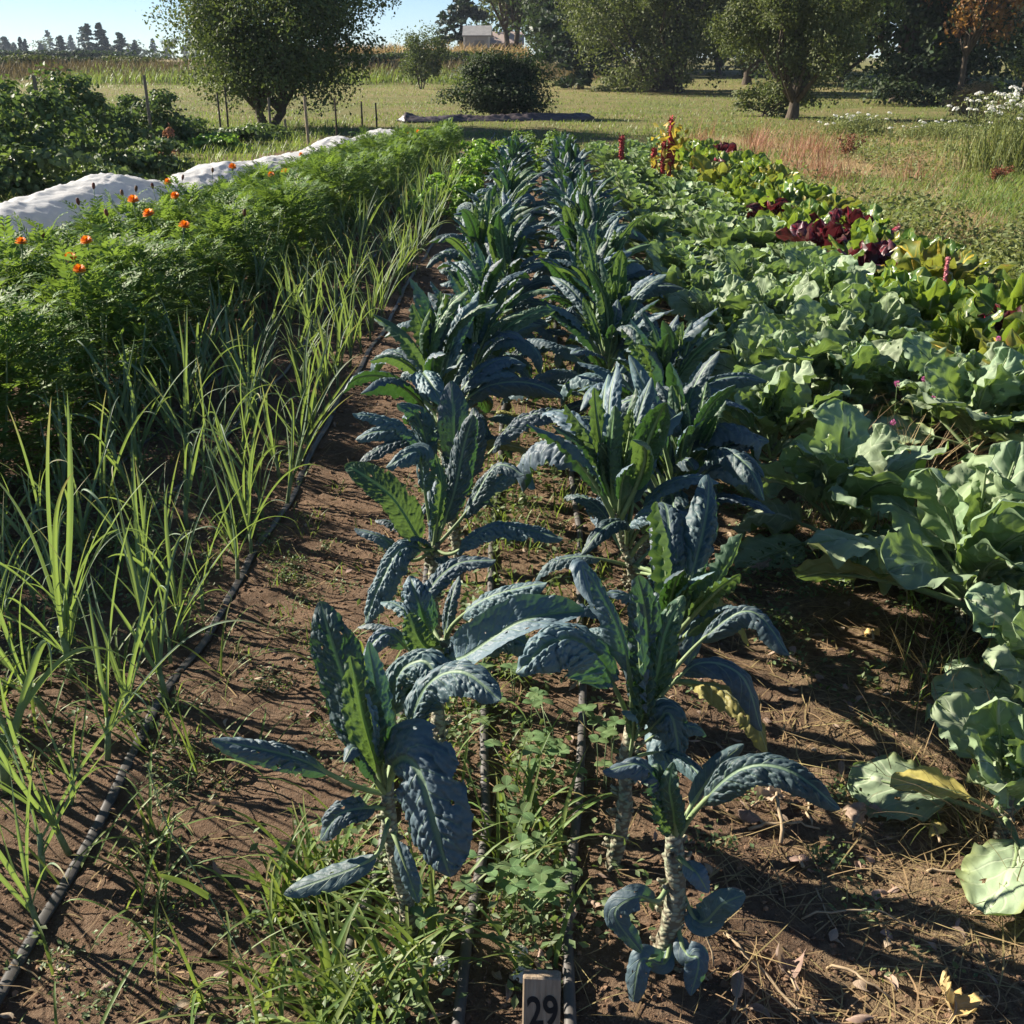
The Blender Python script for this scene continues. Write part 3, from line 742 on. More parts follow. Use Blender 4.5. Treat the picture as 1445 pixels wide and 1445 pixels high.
for i, y in enumerate(ys):
    far = y > 8.6
    lab = f'dark kale plant, {ordinal(i + 5)} from the camera end in the row beside the bare path'
    kale_plant(-.25 + kr.gauss(0, .03), y, kr.uniform(.38, .58), lab, kr.randint(34, 44), 100 + i, far, kr.uniform(1.0, 1.25), (kr.gauss(0, .05), kr.gauss(0, .05)))
ys = [2.28, 2.70, 3.06, 3.42, 3.78, 4.16, 4.54, 4.92, 5.3, 5.66, 6.0] + [6.35 + i * .40 for i in range(24)]
for i, y in enumerate(ys):
    far = y > 8.6
    lab = ('bluish kale plant with many narrow leaves spraying out, behind the tall one by the hose' if i == 1 else
           f'dark kale plant, {ordinal(i + 3)} from the camera end in the row beside the collards')
    kale_plant(.31 + kr.gauss(0, .03), y, kr.uniform(.38, .58) if i > 0 else .30, lab, 38 if i == 1 else (16 if i == 0 else kr.randint(34, 44)), 200 + i, far, kr.uniform(1.0, 1.25) if i != 1 else 1.3, (kr.gauss(0, .05), kr.gauss(0, .05)))

# ------------------------------------------------------------------ collards (smooth broad pale leaves)
def collard_acc(acc, P, S, N, L, width, seed, m=15, rec=-.3, t0=.34, mat=0, stalkmat=1, wave=.5, amp=0, frill=0, cell=0, fold=0., pet=.055):
    k, n, _ = P.shape
    t = np.linspace(0, 1, n)
    x = np.clip((t - t0) / (1 - t0), 0, 1)
    bl = np.clip(1 - np.abs(2 * x ** 1.05 - 1) ** 2.6, 0, 1) ** .48
    W = np.maximum(np.where(t < t0, 0, bl), pet * (t < .96))[None] * np.reshape(np.broadcast_to(width, (k,)), (-1, 1)) * .5
    ang = np.tile(t * 9, (k, 1)) + np.arange(k)[:, None] * 13.3 + seed
    W = W * (1 + .16 * (fbm(ang, ang * 0 + seed, seed, 2) - .5) * 2 * (t > t0))
    u = np.linspace(-1, 1, m)[None, None]
    ph = (np.arange(k) * 1.9 + seed)[:, None, None]
    amp_ = np.reshape(np.broadcast_to(width, (k,)), (-1, 1, 1)) * wave * (W > .02)[:, :, None]
    tt = t[None, :, None]
    d = amp_ * (.085 * np.abs(u) ** 1.7 * np.sin(tt * 19 + ph + 1.3 * np.sign(u)) + .055 * np.abs(u) ** 3 * np.sin(tt * 52 + 2 * ph + u + 2 * np.sign(u)))
    d = d + amp_ * .12 * (fbm(u * 2.2 + 9 + ph, tt * 5 + ph, seed, 3) - .5) * 2
    vq = np.abs(((tt * 6 - np.abs(u) * 1.6) % 1.0) - .5)
    d = d + amp_ * .05 * (fbm(u * 5 + 3 + ph, tt * 11 + ph, seed + 4, 2) - .5) * 2
    d = d - .0035 * np.exp(-(vq / .07) ** 2) * (W > .02)[:, :, None] - .004 * np.exp(-(u / .06) ** 2)
    holes = None
    if m >= 20:
        holes = [(0, rng.uniform(t0 + .12, .93), rng.choice([-1, 1]) * rng.uniform(.15, .9), *(rng.uniform(.008, .026) * np.array([1, 2.4]))) for _ in range(rng.integers(0, 7))]
        holes += [(0, rng.uniform(t0 + .2, .95), rng.choice([-1, 1]) * 1.0, rng.uniform(.02, .05), rng.uniform(.08, .22)) for _ in range(rng.integers(0, 3))]
    strips(acc, P, S, N, W, m, fold=fold, rec=rec, disp=d, mat=mat, holes=holes)
    for i in range(k):
        w_ = np.broadcast_to(width, (k,))[i]
        tube(acc, (P[i] - N[i] * .003)[::2], ((.030 * w_ + .0015) * (1 - t) ** .8 + .0008)[::2], 6, mat=stalkmat)

COL_MATS = [M['collard'], M['stalk']]
COLLARD_POOL = {}
def collard_pool():
    spec = {'heart': (R(84), R(-10), .20, .11), 'mid': (R(70), R(28), .28, .150), 'outer': (R(48), R(50), .34, .175), 'low': (R(20), R(40), .33, .17)}
    for ci, (cls, (e0, bend, L, w)) in enumerate(spec.items()):
        COLLARD_POOL[cls] = []
        for v in range(6):
            a = Acc(); n = 54; l = L * rng.uniform(.88, 1.15)
            P, T, S, N = arcs(np.zeros((1, 3)), 0, e0 + rng.normal() * .1, bend * rng.uniform(.6, 1.4) + rng.normal() * .15, l, n, 1.8, rng.normal() * .3)
            S, N = roll(S, N, (np.linspace(0, 1, n) * rng.normal() * .5)[None])
            collard_acc(a, P, S, N, l, w * rng.uniform(.85, 1.18), 20 + ci * 9 + v, m=25, rec=rng.uniform(-.45, .3), wave=rng.uniform(.6, 1.25))
            COLLARD_POOL[cls].append(a.mesh('collard_leaf', COL_MATS))
collard_pool()
COLLARD_FAR = []
for v in range(5):
    a = Acc(); k = 25; i = np.arange(k); f = i / (k - 1.0)
    P, T, S, N = arcs(np.stack([0 * f, 0 * f, .07 + .06 * f], -1), i * 2.399 + rng.normal(size=k) * .3, R(18) + f * R(66), R(50) - f * R(50) + rng.normal(size=k) * .2, .33 - .12 * f, 16, 1.7, rng.normal(size=k) * .3)
    collard_acc(a, P, S, N, .33, .165 - .05 * f, 60 + v, m=9, rec=rng.uniform(-.6, .2, k), wave=.9)
    COLLARD_FAR.append(a.mesh('collard_plant', COL_MATS))

def collard(x, y, label, seed, s=1.0, n=17, far=False, yellow=None):
    r = random.Random(seed); z = float(ground_z(x, y))
    if far:
        return tag(link('collard_plant', COLLARD_FAR[seed % 5], None, (x, y, z), (0, 0, r.uniform(0, 6.28)), s * r.uniform(.9, 1.15)), label, 'collard plant', 'collard plants')
    o = empty('collard_plant', (x, y, z), label, 'collard plant', 'collard plants')
    st = Acc(); h = .14 * s
    tube(st, [(0, 0, -.03), (.006, .004, h * .5), (0, 0, h + .03)], [.017, .018, .013], 9)
    for q in range(16):
        th = r.uniform(0, 6.28); zz = r.uniform(.02, h); d = np.array([math.cos(th), math.sin(th), 0])
        tube(st, [d * .012 + [0, 0, zz], d * .024 + [0, 0, zz + .004]], [.007, .005], 5)
    link('stem', st.mesh('collard_stem', M['kale_stem']), o)
    n = int(n * 1.45)
    for i in range(n):
        f = i / (n - 1)
        cls = 'low' if f < .22 else 'outer' if f < .55 else 'mid' if f < .82 else 'heart'
        link('leaf', COLLARD_POOL[cls][r.randrange(6)], o, (0, 0, h * (.45 + .6 * f)), (r.gauss(0, .13), r.gauss(0, .13), i * 2.399 + r.gauss(0, .3)), s * r.uniform(.85, 1.15))
    if yellow:
        a = Acc(); P, T, S, N = arcs(np.zeros((1, 3)), 0, R(30), R(50), .25, 30, 1.6)
        collard_acc(a, P, S, N, .25, .10, 91, rec=-.2, wave=.5)
        y_ = link('leaf', a.mesh('yellow_collard_leaf', [M['collard_yellow'], M['stalk']]), o, (0, 0, h * .55), (0, 0, yellow)); y_['label'] = 'yellowed leaf'
    return o

cr = random.Random(9)
collard(1.0, 1.93, 'small collard plant with one yellow leaf over the bare soil', 1, .86, 13, yellow=R(172))
collard(1.30, 2.36, 'half shaded collard plant between the yellow leaved one and the big pale one', 9, .95, 15)
collard(1.24, 2.84, 'big pale collard plant by the weedy gap, with bare stalks at its base', 2, 1.3, 19)
collard(1.64, 3.0, 'broad collard plant at the picture edge beside the big pale one', 3, 1.3, 19)
collard(1.0, 3.36, 'spreading collard plant with curled leaves behind the big pale one', 4, 1.12, 18)
collard(1.95, 3.5, 'collard plant standing behind the one at the picture edge', 5, 1.25, 18)
collard(.92, 4.05, 'collard plant drooping flat dark leaves towards the kale', 6, 1.1, 16)
collard(1.75, 4.20, 'collard plant just beyond the pink clover flowers', 7, 1.2, 17)
collard(1.04, 4.75, 'round collard plant, fifth along the row facing the kale', 8, 1.2, 19)
for ri, x in enumerate((1.0, 1.40, 1.76)):
    name = ('facing the kale', 'in the middle of the collard bed', 'beside the chard')[ri]
    y0 = (5.4, 4.9, 4.5)[ri]
    for i in range(30):
        y = y0 + i * .52 + cr.gauss(0, .06)
        if y > 18.8: break
        collard(x + cr.gauss(0, .06), y, f'pale green collard plant, {ordinal(i + 6)} along the row {name}', 20 + ri * 40 + i, cr.uniform(.9, 1.15), 17, y > 7.6)

# ------------------------------------------------------------------ chard
def chard_mesh(mat, v, stem):
    a = Acc(); k = 24; i = np.arange(k); f = i / (k - 1.0); n = 22
    P, T, S, N = arcs(np.stack([0 * f, 0 * f, .01 + 0 * f], -1) + rng.normal(size=(k, 3)) * [.03, .03, 0], i * 2.4 + rng.normal(size=k) * .4, R(48) + f * R(40) + rng.normal(size=k) * .1, R(58) - f * R(34) + rng.normal(size=k) * .3, .41 - .06 * f + rng.normal(size=k) * .03, n, 2, rng.normal(size=k) * .4)
    S, N = roll(S, N, np.linspace(0, 1, n)[None] * (rng.normal(size=k) * .7)[:, None])
    collard_acc(a, P, S, N, .36, .13 + rng.normal(size=k) * .02, 130 + v, m=9, rec=rng.uniform(-.4, .7, k), wave=1.5, t0=.38, pet=.10)
    return a.mesh('chard_plant', [mat, stem])
M['stem_y'] = plain('chard_stalk_gold', (.55, .38, .06), (.6, .45, .15), 30, .4, .1)
M['stem_r'] = plain('chard_stalk_red', (.42, .03, .06), (.5, .08, .1), 30, .4, .1)
M['stem_w'] = plain('chard_stalk_pale', (.45, .5, .3), (.5, .55, .35), 30, .4, .1)
CH = {'green': [chard_mesh(M['chard_green'], i, M['stem_w']) for i in range(3)], 'yellow': [chard_mesh(M['chard_yellow'], 5 + i, M['stem_y']) for i in range(3)], 'red': [chard_mesh(M['chard_red'], 9 + i, M['stem_r']) for i in range(3)]}
pattern = 'green yellow green green green green green yellow red red green green green yellow red green green yellow green green yellow green red green green yellow green green green yellow'.split()
for ri, x in enumerate((2.16, 2.55)):
    for i in range(30):
        y = 4.3 + i * .42 + cr.gauss(0, .07)
        kind = pattern[i] if ri == 0 else pattern[(i + 11) % 30]
        if 6.9 < y < 8.3 and ri == 0 and i % 3 < 2: kind = 'red'
        elif kind == 'red' and ri == 0 and not 10 < y: kind = 'green'
        look = {'green': 'glossy green chard plant with pale stalks', 'yellow': 'yellow-green chard plant with golden stalks', 'red': 'dark red chard plant with crimson stalks'}[kind]
        X = x + cr.gauss(0, .06)
        tag(link('chard_plant', CH[kind][(i + ri) % 3], None, (X, y, float(ground_z(X, y))), (0, 0, cr.uniform(0, 6.28)), cr.uniform(1.0, 1.35)),
            f'{look}, {ordinal(i + 1)} along the row {("next to the collards", "next to the weedy grass")[ri]}', 'chard plant', 'chard plants')

# ------------------------------------------------------------------ leeks
def leek_w(t): return np.clip(1 - t ** 2.2, 0, 1) ** .8 * (.75 + .25 * np.minimum(t * 4, 1))
LEEK_POOL = []
for v in range(14):
    a = Acc(); n = 26
    kind = v % 4
    e0, bend, p = [(R(82), R(18), 2), (R(76), R(40), 2.5), (R(72), R(80), 3.2), (R(68), R(150), 4.0)][kind]
    L = rng.uniform(.38, .56)
    P, T, S, N = arcs(np.zeros((1, 3)), 0, e0 + rng.normal() * .08, bend * rng.uniform(.7, 1.2), L, n, p, rng.normal() * .35)
    t = np.linspace(0, 1, n)
    S, N = roll(S, N, (t * rng.normal() * .9)[None])
    strips(a, P, S, N, (leek_w(t) * rng.uniform(.0055, .0095))[None], 5, fold=(.75 - .45 * t)[None] , tint=[rng.random()])
    LEEK_POOL.append(a.mesh('leek_leaf', M['leek']))
LEEK_SHANK = Acc(); tube(LEEK_SHANK, [(0, 0, -.02), (0, 0, .05), (.001, 0, .12)], [.0085, .0085, .007], 8)
LEEK_SHANK = LEEK_SHANK.mesh('leek_shank', M['stalk'])
LEEK_FAR = []
for v in range(7):
    a = Acc(); k = 7; i = np.arange(k); n = 14
    sd = np.where(i % 2 == 0, 0, PI) + rng.normal(size=k) * .5
    P, T, S, N = arcs(np.stack([0 * i, 0 * i, .04 + .012 * i], -1), sd, R(70) + rng.normal(size=k) * .14, rng.choice([R(12), R(25), R(45), R(80), R(140)], k), rng.uniform(.34, .54, k), n, rng.uniform(2, 3.5, k), rng.normal(size=k) * .4)
    t = np.linspace(0, 1, n)
    strips(a, P, S, N, leek_w(t)[None] * rng.uniform(.007, .0105, k)[:, None], 3, fold=.5, tint=rng.random(k))
    tube(a, [(0, 0, -.02), (0, 0, .12)], [.009, .007], 6)
    LEEK_FAR.append(a.mesh('leek', M['leek']))

def leek(x, y, label, seed, far, s=1.0):
    r = random.Random(seed); z = float(ground_z(x, y))
    if far: return tag(link('leek', LEEK_FAR[seed % 7], None, (x, y, z), (r.gauss(0, .12), r.gauss(0, .12), r.uniform(0, 6.28)), s * r.uniform(.85, 1.2)), label, 'leek', 'leeks in rows')
    o = empty('leek', (x, y, z), label, 'leek', 'leeks in rows', r.uniform(0, 6.28)); o.rotation_euler = (r.gauss(0, .13), r.gauss(0, .13), o.rotation_euler.z)
    link('shank', LEEK_SHANK, o, sc=s)
    for i in range(r.choice((5, 6, 6, 7))):
        link('leaf', LEEK_POOL[r.randrange(14)], o, (0, 0, (.05 + .011 * i) * s), (r.gauss(0, .16), r.gauss(0, .16), (0 if i % 2 == 0 else PI) + r.gauss(0, .45)), s * r.uniform(.75, 1.12))
    return o

lr = random.Random(21)
rows = {-.985: 'beside the bare path', -1.22: 'second from the bare path', -1.48: 'third from the bare path', -1.74: 'beside the marigold hedge'}
nl = 0
for ri, (x, where) in enumerate(rows.items()):
    y = (1.45, 1.5, 1.85, 3.2)[ri]; i = 0
    while y < 15 and i < 79:
        i += 1
        near = y < 4.3
        lab = f'slender leek, {ordinal(i)} along the row {where}'
        leek(x + lr.gauss(0, .03), y, lab, 1000 + ri * 100 + i, not near, lr.uniform(.62, .98) if y < 4 else lr.uniform(.74, .96)); nl += 1
        y += lr.uniform(.11, .24) if y < 3.3 else (lr.uniform(.13, .26) if y < 5 else lr.uniform(.18, .30)) * (1.0 if y < 9 else 1.25)
# three tall leeks whose stalks stand closest to the camera
for i, (px, py) in enumerate(((12, 1125), (105, 975), (62, 1240))):
    g = G(px, py)
    leek(g[0], g[1], ('tall leek cut by the picture edge, upright blades', 'tall leek with two blades bent over like hooks', 'short leek among weeds at the near end of the rows')[i], 1900 + i, False, (1.25, 1.2, .8)[i])

# ------------------------------------------------------------------ marigold hedge
MG = []
def marigold_mesh():
    a = Acc(); C = []; Nn = []; tint = []
    nf = 430
    th = rng.uniform(0, 2 * PI, nf); zz = rng.random(nf) ** .8
    rad = (.30 * np.sin(PI * np.clip(zz * .86 + .12, 0, 1)) ** .6) * (.35 + .7 * rng.random(nf) ** .6)
    base = np.stack([np.cos(th) * rad, np.sin(th) * rad, .06 + .66 * zz + .05 * rng.normal(size=nf)], -1)
    az = th + rng.normal(size=nf) * .7; el = R(20) + R(45) * zz + rng.normal(size=nf) * .35
    P, T, S, N = arcs(base, az, el, R(50), rng.uniform(.08, .14, nf), 6, 1.4)
    for j in range(1, 6):
        for sgn in (-1, 1):
            ln_ = .058 * (1 - .08 * j) * rng.uniform(.8, 1.2, nf)[:, None]
            d = T[:, j] * .55 + sgn * S[:, j] * .8 + N[:, j] * .15; d /= np.linalg.norm(d, axis=1)[:, None]
            wv = np.cross(N[:, j], d)
            p0 = P[:, j]; w = ln_ * .19
            V = np.stack([p0, p0 + d * ln_ * .5 + wv * w, p0 + d * ln_ - N[:, j] * ln_ * .12, p0 + d * ln_ * .5 - wv * w], 1)
            i = np.arange(nf)[:, None] * 4
            a.add(V, tris=np.concatenate([i + [[0, 2, 1]], i + [[0, 3, 2]]]), tint=np.repeat(rng.random(nf), 4))
    strips(a, P, S, N, np.full((nf, 6), .0012), 2)
    return a.mesh('marigold_foliage', M['marigold'])
MG = [marigold_mesh() for _ in range(5)]
STALKS = []
for v in range(3):
    a = Acc()
    for q in range(9):
        th = rng.uniform(0, 6.28); r0 = rng.uniform(.02, .16)
        tube(a, [(0, 0, -.02), (math.cos(th) * r0 * .5, math.sin(th) * r0 * .5, .25), (math.cos(th) * r0, math.sin(th) * r0, .62)], [.006, .005, .002], 5)
    STALKS.append(a.mesh('marigold_stem', M['stalk']))
def pompon(s=.03):
    a = Acc()
    for ring, (r, el, n) in enumerate(((1.0, .05, 18), (.85, .45, 15), (.62, .85, 12), (.35, 1.2, 8), (.12, 1.45, 5))):
        az = np.arange(n) / n * 2 * PI + ring * .3
        base = np.stack([np.cos(az) * s * .1, np.sin(az) * s * .1, 0 * az + s * .15], -1)
        P, T, S, N = arcs(base, az, el, .5, s * (.95 + .1 * rng.random(n)), 5, 1.5)
        strips(a, P, S, N, np.array([.15, .6, 1, .95, .5])[None] * s * .2 * np.ones((n, 1)), 3, fold=.2)
    tube(a, [(0, 0, -s * .9), (0, 0, s * .2)], [s * .25, s * .4], 8, mat=1)
    tube(a, [(0, 0, -s * 4.5), (0, 0, -s * .8)], [.0022, .003], 6, mat=1)
    return a.mesh('marigold_flower', [M['orange'], M['stalk']])
POM = [pompon(.03), pompon(.026)]
mplants = []
for ri, x in enumerate((-2.14, -2.66)):
    for i in range(58):
        y = 3.2 + i * .42 + lr.gauss(0, .06)
        if ri == 1 and y < 3.7: continue
        if y > 19.6: break
        X = x + lr.gauss(0, .05) + .045 * (y - 4)
        o = empty('marigold_plant', (X, y, float(ground_z(X, y))), f'feathery green marigold plant, {ordinal(i + 1)} along the {("hedge side facing the leeks", "hedge side facing the white cover")[ri]}', 'marigold plant', 'marigold plants forming a hedge', lr.uniform(0, 6.28))
        s = lr.uniform(.74, 1.0) * (1 - .02 * max(0, y - 5)) * (.98 if ri == 0 else .97)
        link('foliage', MG[lr.randrange(5)], o, sc=(s * 1.1, s * 1.1, s)); link('stem', STALKS[lr.randrange(3)], o, sc=s)
        mplants.append((X, y, o))
for (px, py, y) in ((30, 343, 5.1), (122, 341, 5.2), (100, 364, 5.0), (188, 283, 6.6), (260, 320, 5.9), (238, 258, 8.0), (328, 236, 9.4), (383, 247, 9.2), (402, 243, 9.4), (425, 219, 12.), (575, 189, 17.5), (590, 186, 18.2), (112, 382, 4.7), (210, 303, 6.0), (247, 277, 7.2)):
    w = PD(px, py, y)
    X, Y, o = min(mplants, key=lambda t: (t[0] - w[0]) ** 2 + (t[1] - w[1]) ** 2)
    f = link('flower', POM[int(px) % 2], o); a = o.rotation_euler.z
    dx, dy = w[0] - o.location.x, w[1] - o.location.y
    f.location = (dx * math.cos(-a) - dy * math.sin(-a), dx * math.sin(-a) + dy * math.cos(-a), w[2] - o.location.z)
    f.rotation_euler = (R(lr.uniform(-10, 45)), R(lr.uniform(-15, 15)), -a)
    sc_ = 1.0 if y > 5.5 else .85; f.scale = (sc_,) * 3

bud = Acc(); tube(bud, [(0, 0, -.10), (0, 0, -.02)], [.002, .0025], 6, mat=1); tube(bud, [(0, 0, -.022), (0, 0, -.008), (0, 0, .012), (0, 0, .02)], [.004, .011, .010, .006], 8)
bud = bud.mesh('marigold_bud', [M['dock'], M['stalk']])
for (px, py, y) in ((110, 284, 6.6), (172, 272, 7.4), (192, 266, 7.8), (215, 262, 8.2), (132, 262, 7.5), (258, 250, 9.0), (60, 330, 5.6), (150, 300, 6.4), (300, 240, 9.5), (5, 322, 5.6), (345, 300, 6.6), (420, 250, 8.8)):
    w = PD(px, py, y)
    X, Y, o = min(mplants, key=lambda t: (t[0] - w[0]) ** 2 + (t[1] - w[1]) ** 2)
    a = o.rotation_euler.z; dx, dy = w[0] - o.location.x, w[1] - o.location.y
    link('bud', bud, o, (dx * math.cos(-a) - dy * math.sin(-a), dx * math.sin(-a) + dy * math.cos(-a), w[2] - o.location.z), (R(lr.uniform(-15, 15)), R(lr.uniform(-15, 15)), 0))

# ------------------------------------------------------------------ white row cover
def row_cover():
    a = Acc(); ny, nx = 640, 64
    y = np.linspace(5.5, 20.5, ny); s = np.linspace(-1, 1, nx)
    Y, S = np.meshgrid(y, s, indexing='ij')
    ky = [5.5, 6.5, 8, 9.3, 10.3, 11.5, 12.6, 14, 15.3, 16.5, 17.6, 19, 20, 20.5]; kz = [.5, .60, .64, .66, .46, .57, .48, .44, .40, .50, .37, .38, .43, .02]
    ht = np.interp(y, ky, kz); kk = np.hanning(33); kk /= kk.sum(); ht = np.convolve(np.pad(ht, 16, mode='edge'), kk, 'valid')
    hw = .58 + 0 * y
    c = np.clip(1 - np.abs(S) ** 2.4, 0, 1) ** .75
    Z = ht[:, None] * c
    wr = fbm(Y * .9 + S * 1.2, S * 2 - Y * .5, 9, 2) - .5
    wr2 = np.abs(fbm(Y * 3.2 - S * 2, S * 3.5 + Y * 1.0, 14, 3) - .5)
    r1 = 1 - np.abs(2 * fbm(Y * 1.3 + S * 3.0, S * 1.6 - Y * .5, 31, 3) - 1); r2 = 1 - np.abs(2 * fbm(Y * 2.6 - S * 3.4, S * 1.5 + Y * .8, 37, 3) - 1)
    r3 = 1 - np.abs(2 * fbm(Y * 5.5 + S * 7, S * 1.2 - Y * .6, 43, 2) - 1)
    Z = Z + (.09 * wr + .030 * (r1 ** 5 - .3) + .014 * (r2 ** 5 - .3) + .012 * (r3 ** 4 - .3)) * (.25 + .75 * c) * .55
    X = -3.6 + .075 * (Y - 7) + S * hw[:, None] + .09 * wr + .02 * np.sin(Y * 9) * np.abs(S) ** 3
    Z = np.maximum(Z, .01) + ground_z(X, Y)
    i, j = np.meshgrid(np.arange(ny - 1), np.arange(nx - 1), indexing='ij')
    q = np.stack([i * nx + j, i * nx + j + 1, (i + 1) * nx + j + 1, (i + 1) * nx + j], -1).reshape(-1, 4)
    a.add(np.stack([X, Y, Z], -1), q)
    o = link('row_cover', a.mesh('row_cover', M['cover']))
    md = o.modifiers.new('thick', 'SOLIDIFY'); md.thickness = .003
    tag(o, 'long white gauzy fabric row cover sagging over hoops behind the marigold hedge', 'row cover')
row_cover()

# ------------------------------------------------------------------ drip lines
def drip(name, x, mat, label, y0, y1, rad, squash, wig, seed):
    y = np.concatenate([np.arange(y0, 8, .025), np.arange(8, y1, .2)])
    X = x + wig * (fbm(y * .55, y * 0, seed, 3) - .5) * 2 if not callable(x) else x(y)
    Z = ground_z(X, y); k = 9
    Z = np.convolve(np.pad(Z, k // 2, mode='edge'), np.ones(k) / k, 'valid') + rad * squash[0] * .8
    a = Acc(); tube(a, np.stack([X, y, Z], -1), rad * (1 + .03 * np.sin(y * 130)), 10, squash=squash)
    tag(link(name, a.mesh(name, mat)), label, 'drip line', 'drip lines along the beds')
TAPE = (.28, 1.0)
drip('drip_tape', lambda y: -.935 + .012 * np.sin(y * 2.1) + .006 * np.sin(y * 7), M['tape'], 'flat black drip tape along the edge of the bare path', 1.1, 26, .0135, TAPE, 0, 1)
drip('drip_tape', lambda y: -1.35 + .03 * np.sin(y * 1.3 + 1), M['tape'], 'black drip tape running among the leeks', 1.1, 20, .0115, (.6, 1.), 0, 2)
drip('drip_tape', lambda y: -1.64 + .03 * np.sin(y * 1.1), M['tape'], 'black drip tape in shade nearest the marigold hedge'.replace('nearest', 'close to'), 1.1, 20, .0115, (.6, 1.), 0, 3)
drip('drip_hose', lambda y: np.interp(y, [1.2, 1.6, 2.0, 2.65, 3.5, 8, 20], [.062, .068, .105, .135, .155, .09, .06]) + .004 * np.sin(y * 6), M['hose'], 'grey drip hose passing the numbered stake', 1.1, 20, .011, (.95, 1), 0, 4)
drip('drip_hose', lambda y: np.interp(y, [1.2, 1.6, 1.9, 2.6, 4, 8, 20], [-.128, -.122, -.095, -.130, -.145, -.14, -.1]) + .005 * np.sin(y * 5), M['hose'], 'grey drip hose between the two kale rows', 1.1, 20, .011, (.95, 1), 0, 5)
drip('drip_hose', lambda y: np.interp(y, [1.2, 1.5, 1.8, 2.6, 4, 8, 20], [-.355, -.345, -.31, -.33, -.36, -.34, -.3]) + .005 * np.sin(y * 5), M['hose'], 'grey drip hose half buried in weeds under the kale', 1.1, 12, .0105, (.95, 1), 0, 6)

# ------------------------------------------------------------------ numbered stake
def stake():
    top = G(764, 1383, .17)
    z0 = float(ground_z(top[0], top[1] + .01)); h = .17 - z0
    o = empty('wooden_stake', (top[0], top[1] - .02, z0), 'short weathered wooden stake with a painted black number', 'stake')
    a = Acc(); box(a, (0, 0, (h - .12) / 2), (.062, .03, h + .12), bev=.0025)
    link('board', a.mesh('stake_board', M['wood'], False), o)
    cu = bpy.data.curves.new('number', 'FONT'); cu.body = '29'; cu.size = .070; cu.align_x = 'CENTER'; cu.align_y = 'CENTER'; cu.extrude = .0006; cu.offset = .0012
    t = bpy.data.objects.new('number_text', cu); COL.objects.link(t)
    dg = bpy.context.evaluated_depsgraph_get(); me = bpy.data.meshes.new_from_object(t.evaluated_get(dg)); bpy.data.objects.remove(t)
    me.materials.clear(); me.materials.append(M['ink'])
    link('number', me, o, (0.003, -.0158, h - .058), (R(90), R(-6), 0), (.74, 1, 1))
    o.rotation_euler = (R(-18), 0, R(-2))
stake()

# ------------------------------------------------------------------ weeds, grass and litter under the crops (uncountable)
def blades(a, X, Y, L, w, e0, bend, n=6, m=2, p=1.8, fold=0, z=None, tint=None, azb=.3):
    k = len(X); Z = ground_z(X, Y) - .01 if z is None else z
    P, T, S, N = arcs(np.stack([X, Y, Z], -1), rng.uniform(0, 2 * PI, k), e0, bend, L, n, p, rng.normal(size=k) * azb)
    t = np.linspace(0, 1, n)
    W = (np.clip(1 - t ** 2.5, .02, 1) * (.6 + .4 * np.minimum(t * 4, 1)))[None] * np.reshape(np.broadcast_to(w, (k,)), (-1, 1)) * .5
    strips(a, P, S, N, W, m, fold=fold, tint=tint)

def clump_xy(k, nc, x0, x1, y0, y1, sd, ypow=1.0):
    cx = rng.uniform(x0, x1, nc); cy = y0 + (y1 - y0) * rng.random(nc) ** ypow
    i = rng.integers(0, nc, k)
    X, Y = cx[i] + rng.normal(size=k) * sd, cy[i] + rng.normal(size=k) * sd
    Y = np.where((np.abs(X - .004) < .10) & (Y < 1.46), Y + .35, Y)      # bare soil round the stake
    for hx in (.085, -.115):
        X = np.where((np.abs(X - hx) < .035) & (Y < 2.3) & (np.abs(X) < .5), X - .075, X)
    return X, Y

a = Acc()
for (k, nc, x0, x1, y0, y1, sd, l0, l1, w) in (
        (170, 26, -.42, .0, 1.25, 2.6, .02, .10, .30, .010), (130, 14, -.50, -.18, 1.25, 1.75, .02, .10, .26, .013), (900, 70, -.4, .3, 2.4, 7, .05, .05, .2, .007),
        (420, 50, -1.7, -.95, 1.3, 4.5, .03, .04, .16, .006), (260, 40, -.9, -.4, 1.3, 4, .02, .03, .10, .005),
        (500, 40, -2.1, -1.7, 2.0, 6, .05, .06, .2, .007), (260, 26, .9, 1.5, 1.5, 4, .05, .08, .3, .006), (700, 60, -1.8, -.95, 4, 12, .06, .05, .18, .007)):
    X, Y = clump_xy(k, nc, x0, x1, y0, y1, sd)
    blades(a, X, Y, rng.uniform(l0, l1, k), rng.uniform(.5, 1, k) * w, rng.uniform(R(45), R(85), k), rng.uniform(R(20), R(110), k), n=8, m=3, fold=.25)
for (k, nc, x0, x1, y0, y1, sd, w) in ((70, 9, -.48, -.12, 1.32, 1.75, .025, .015), (34, 6, -.09, .05, 1.45, 2.0, .02, .012), (110, 24, -.95, -.35, 1.3, 2.6, .02, .008), (220, 40, -1.75, -1.0, 1.5, 4.0, .02, .009)):
    X, Y = clump_xy(k, nc, x0, x1, y0, y1, sd)
    blades(a, X, Y, rng.uniform(.14, .32, k), rng.uniform(.6, 1, k) * w, rng.uniform(R(35), R(80), k), rng.uniform(R(40), R(120), k), n=10, m=3, fold=.3)
tag(link('weed_grass', a.mesh('weed_grass', M['grass'])), kind='stuff')

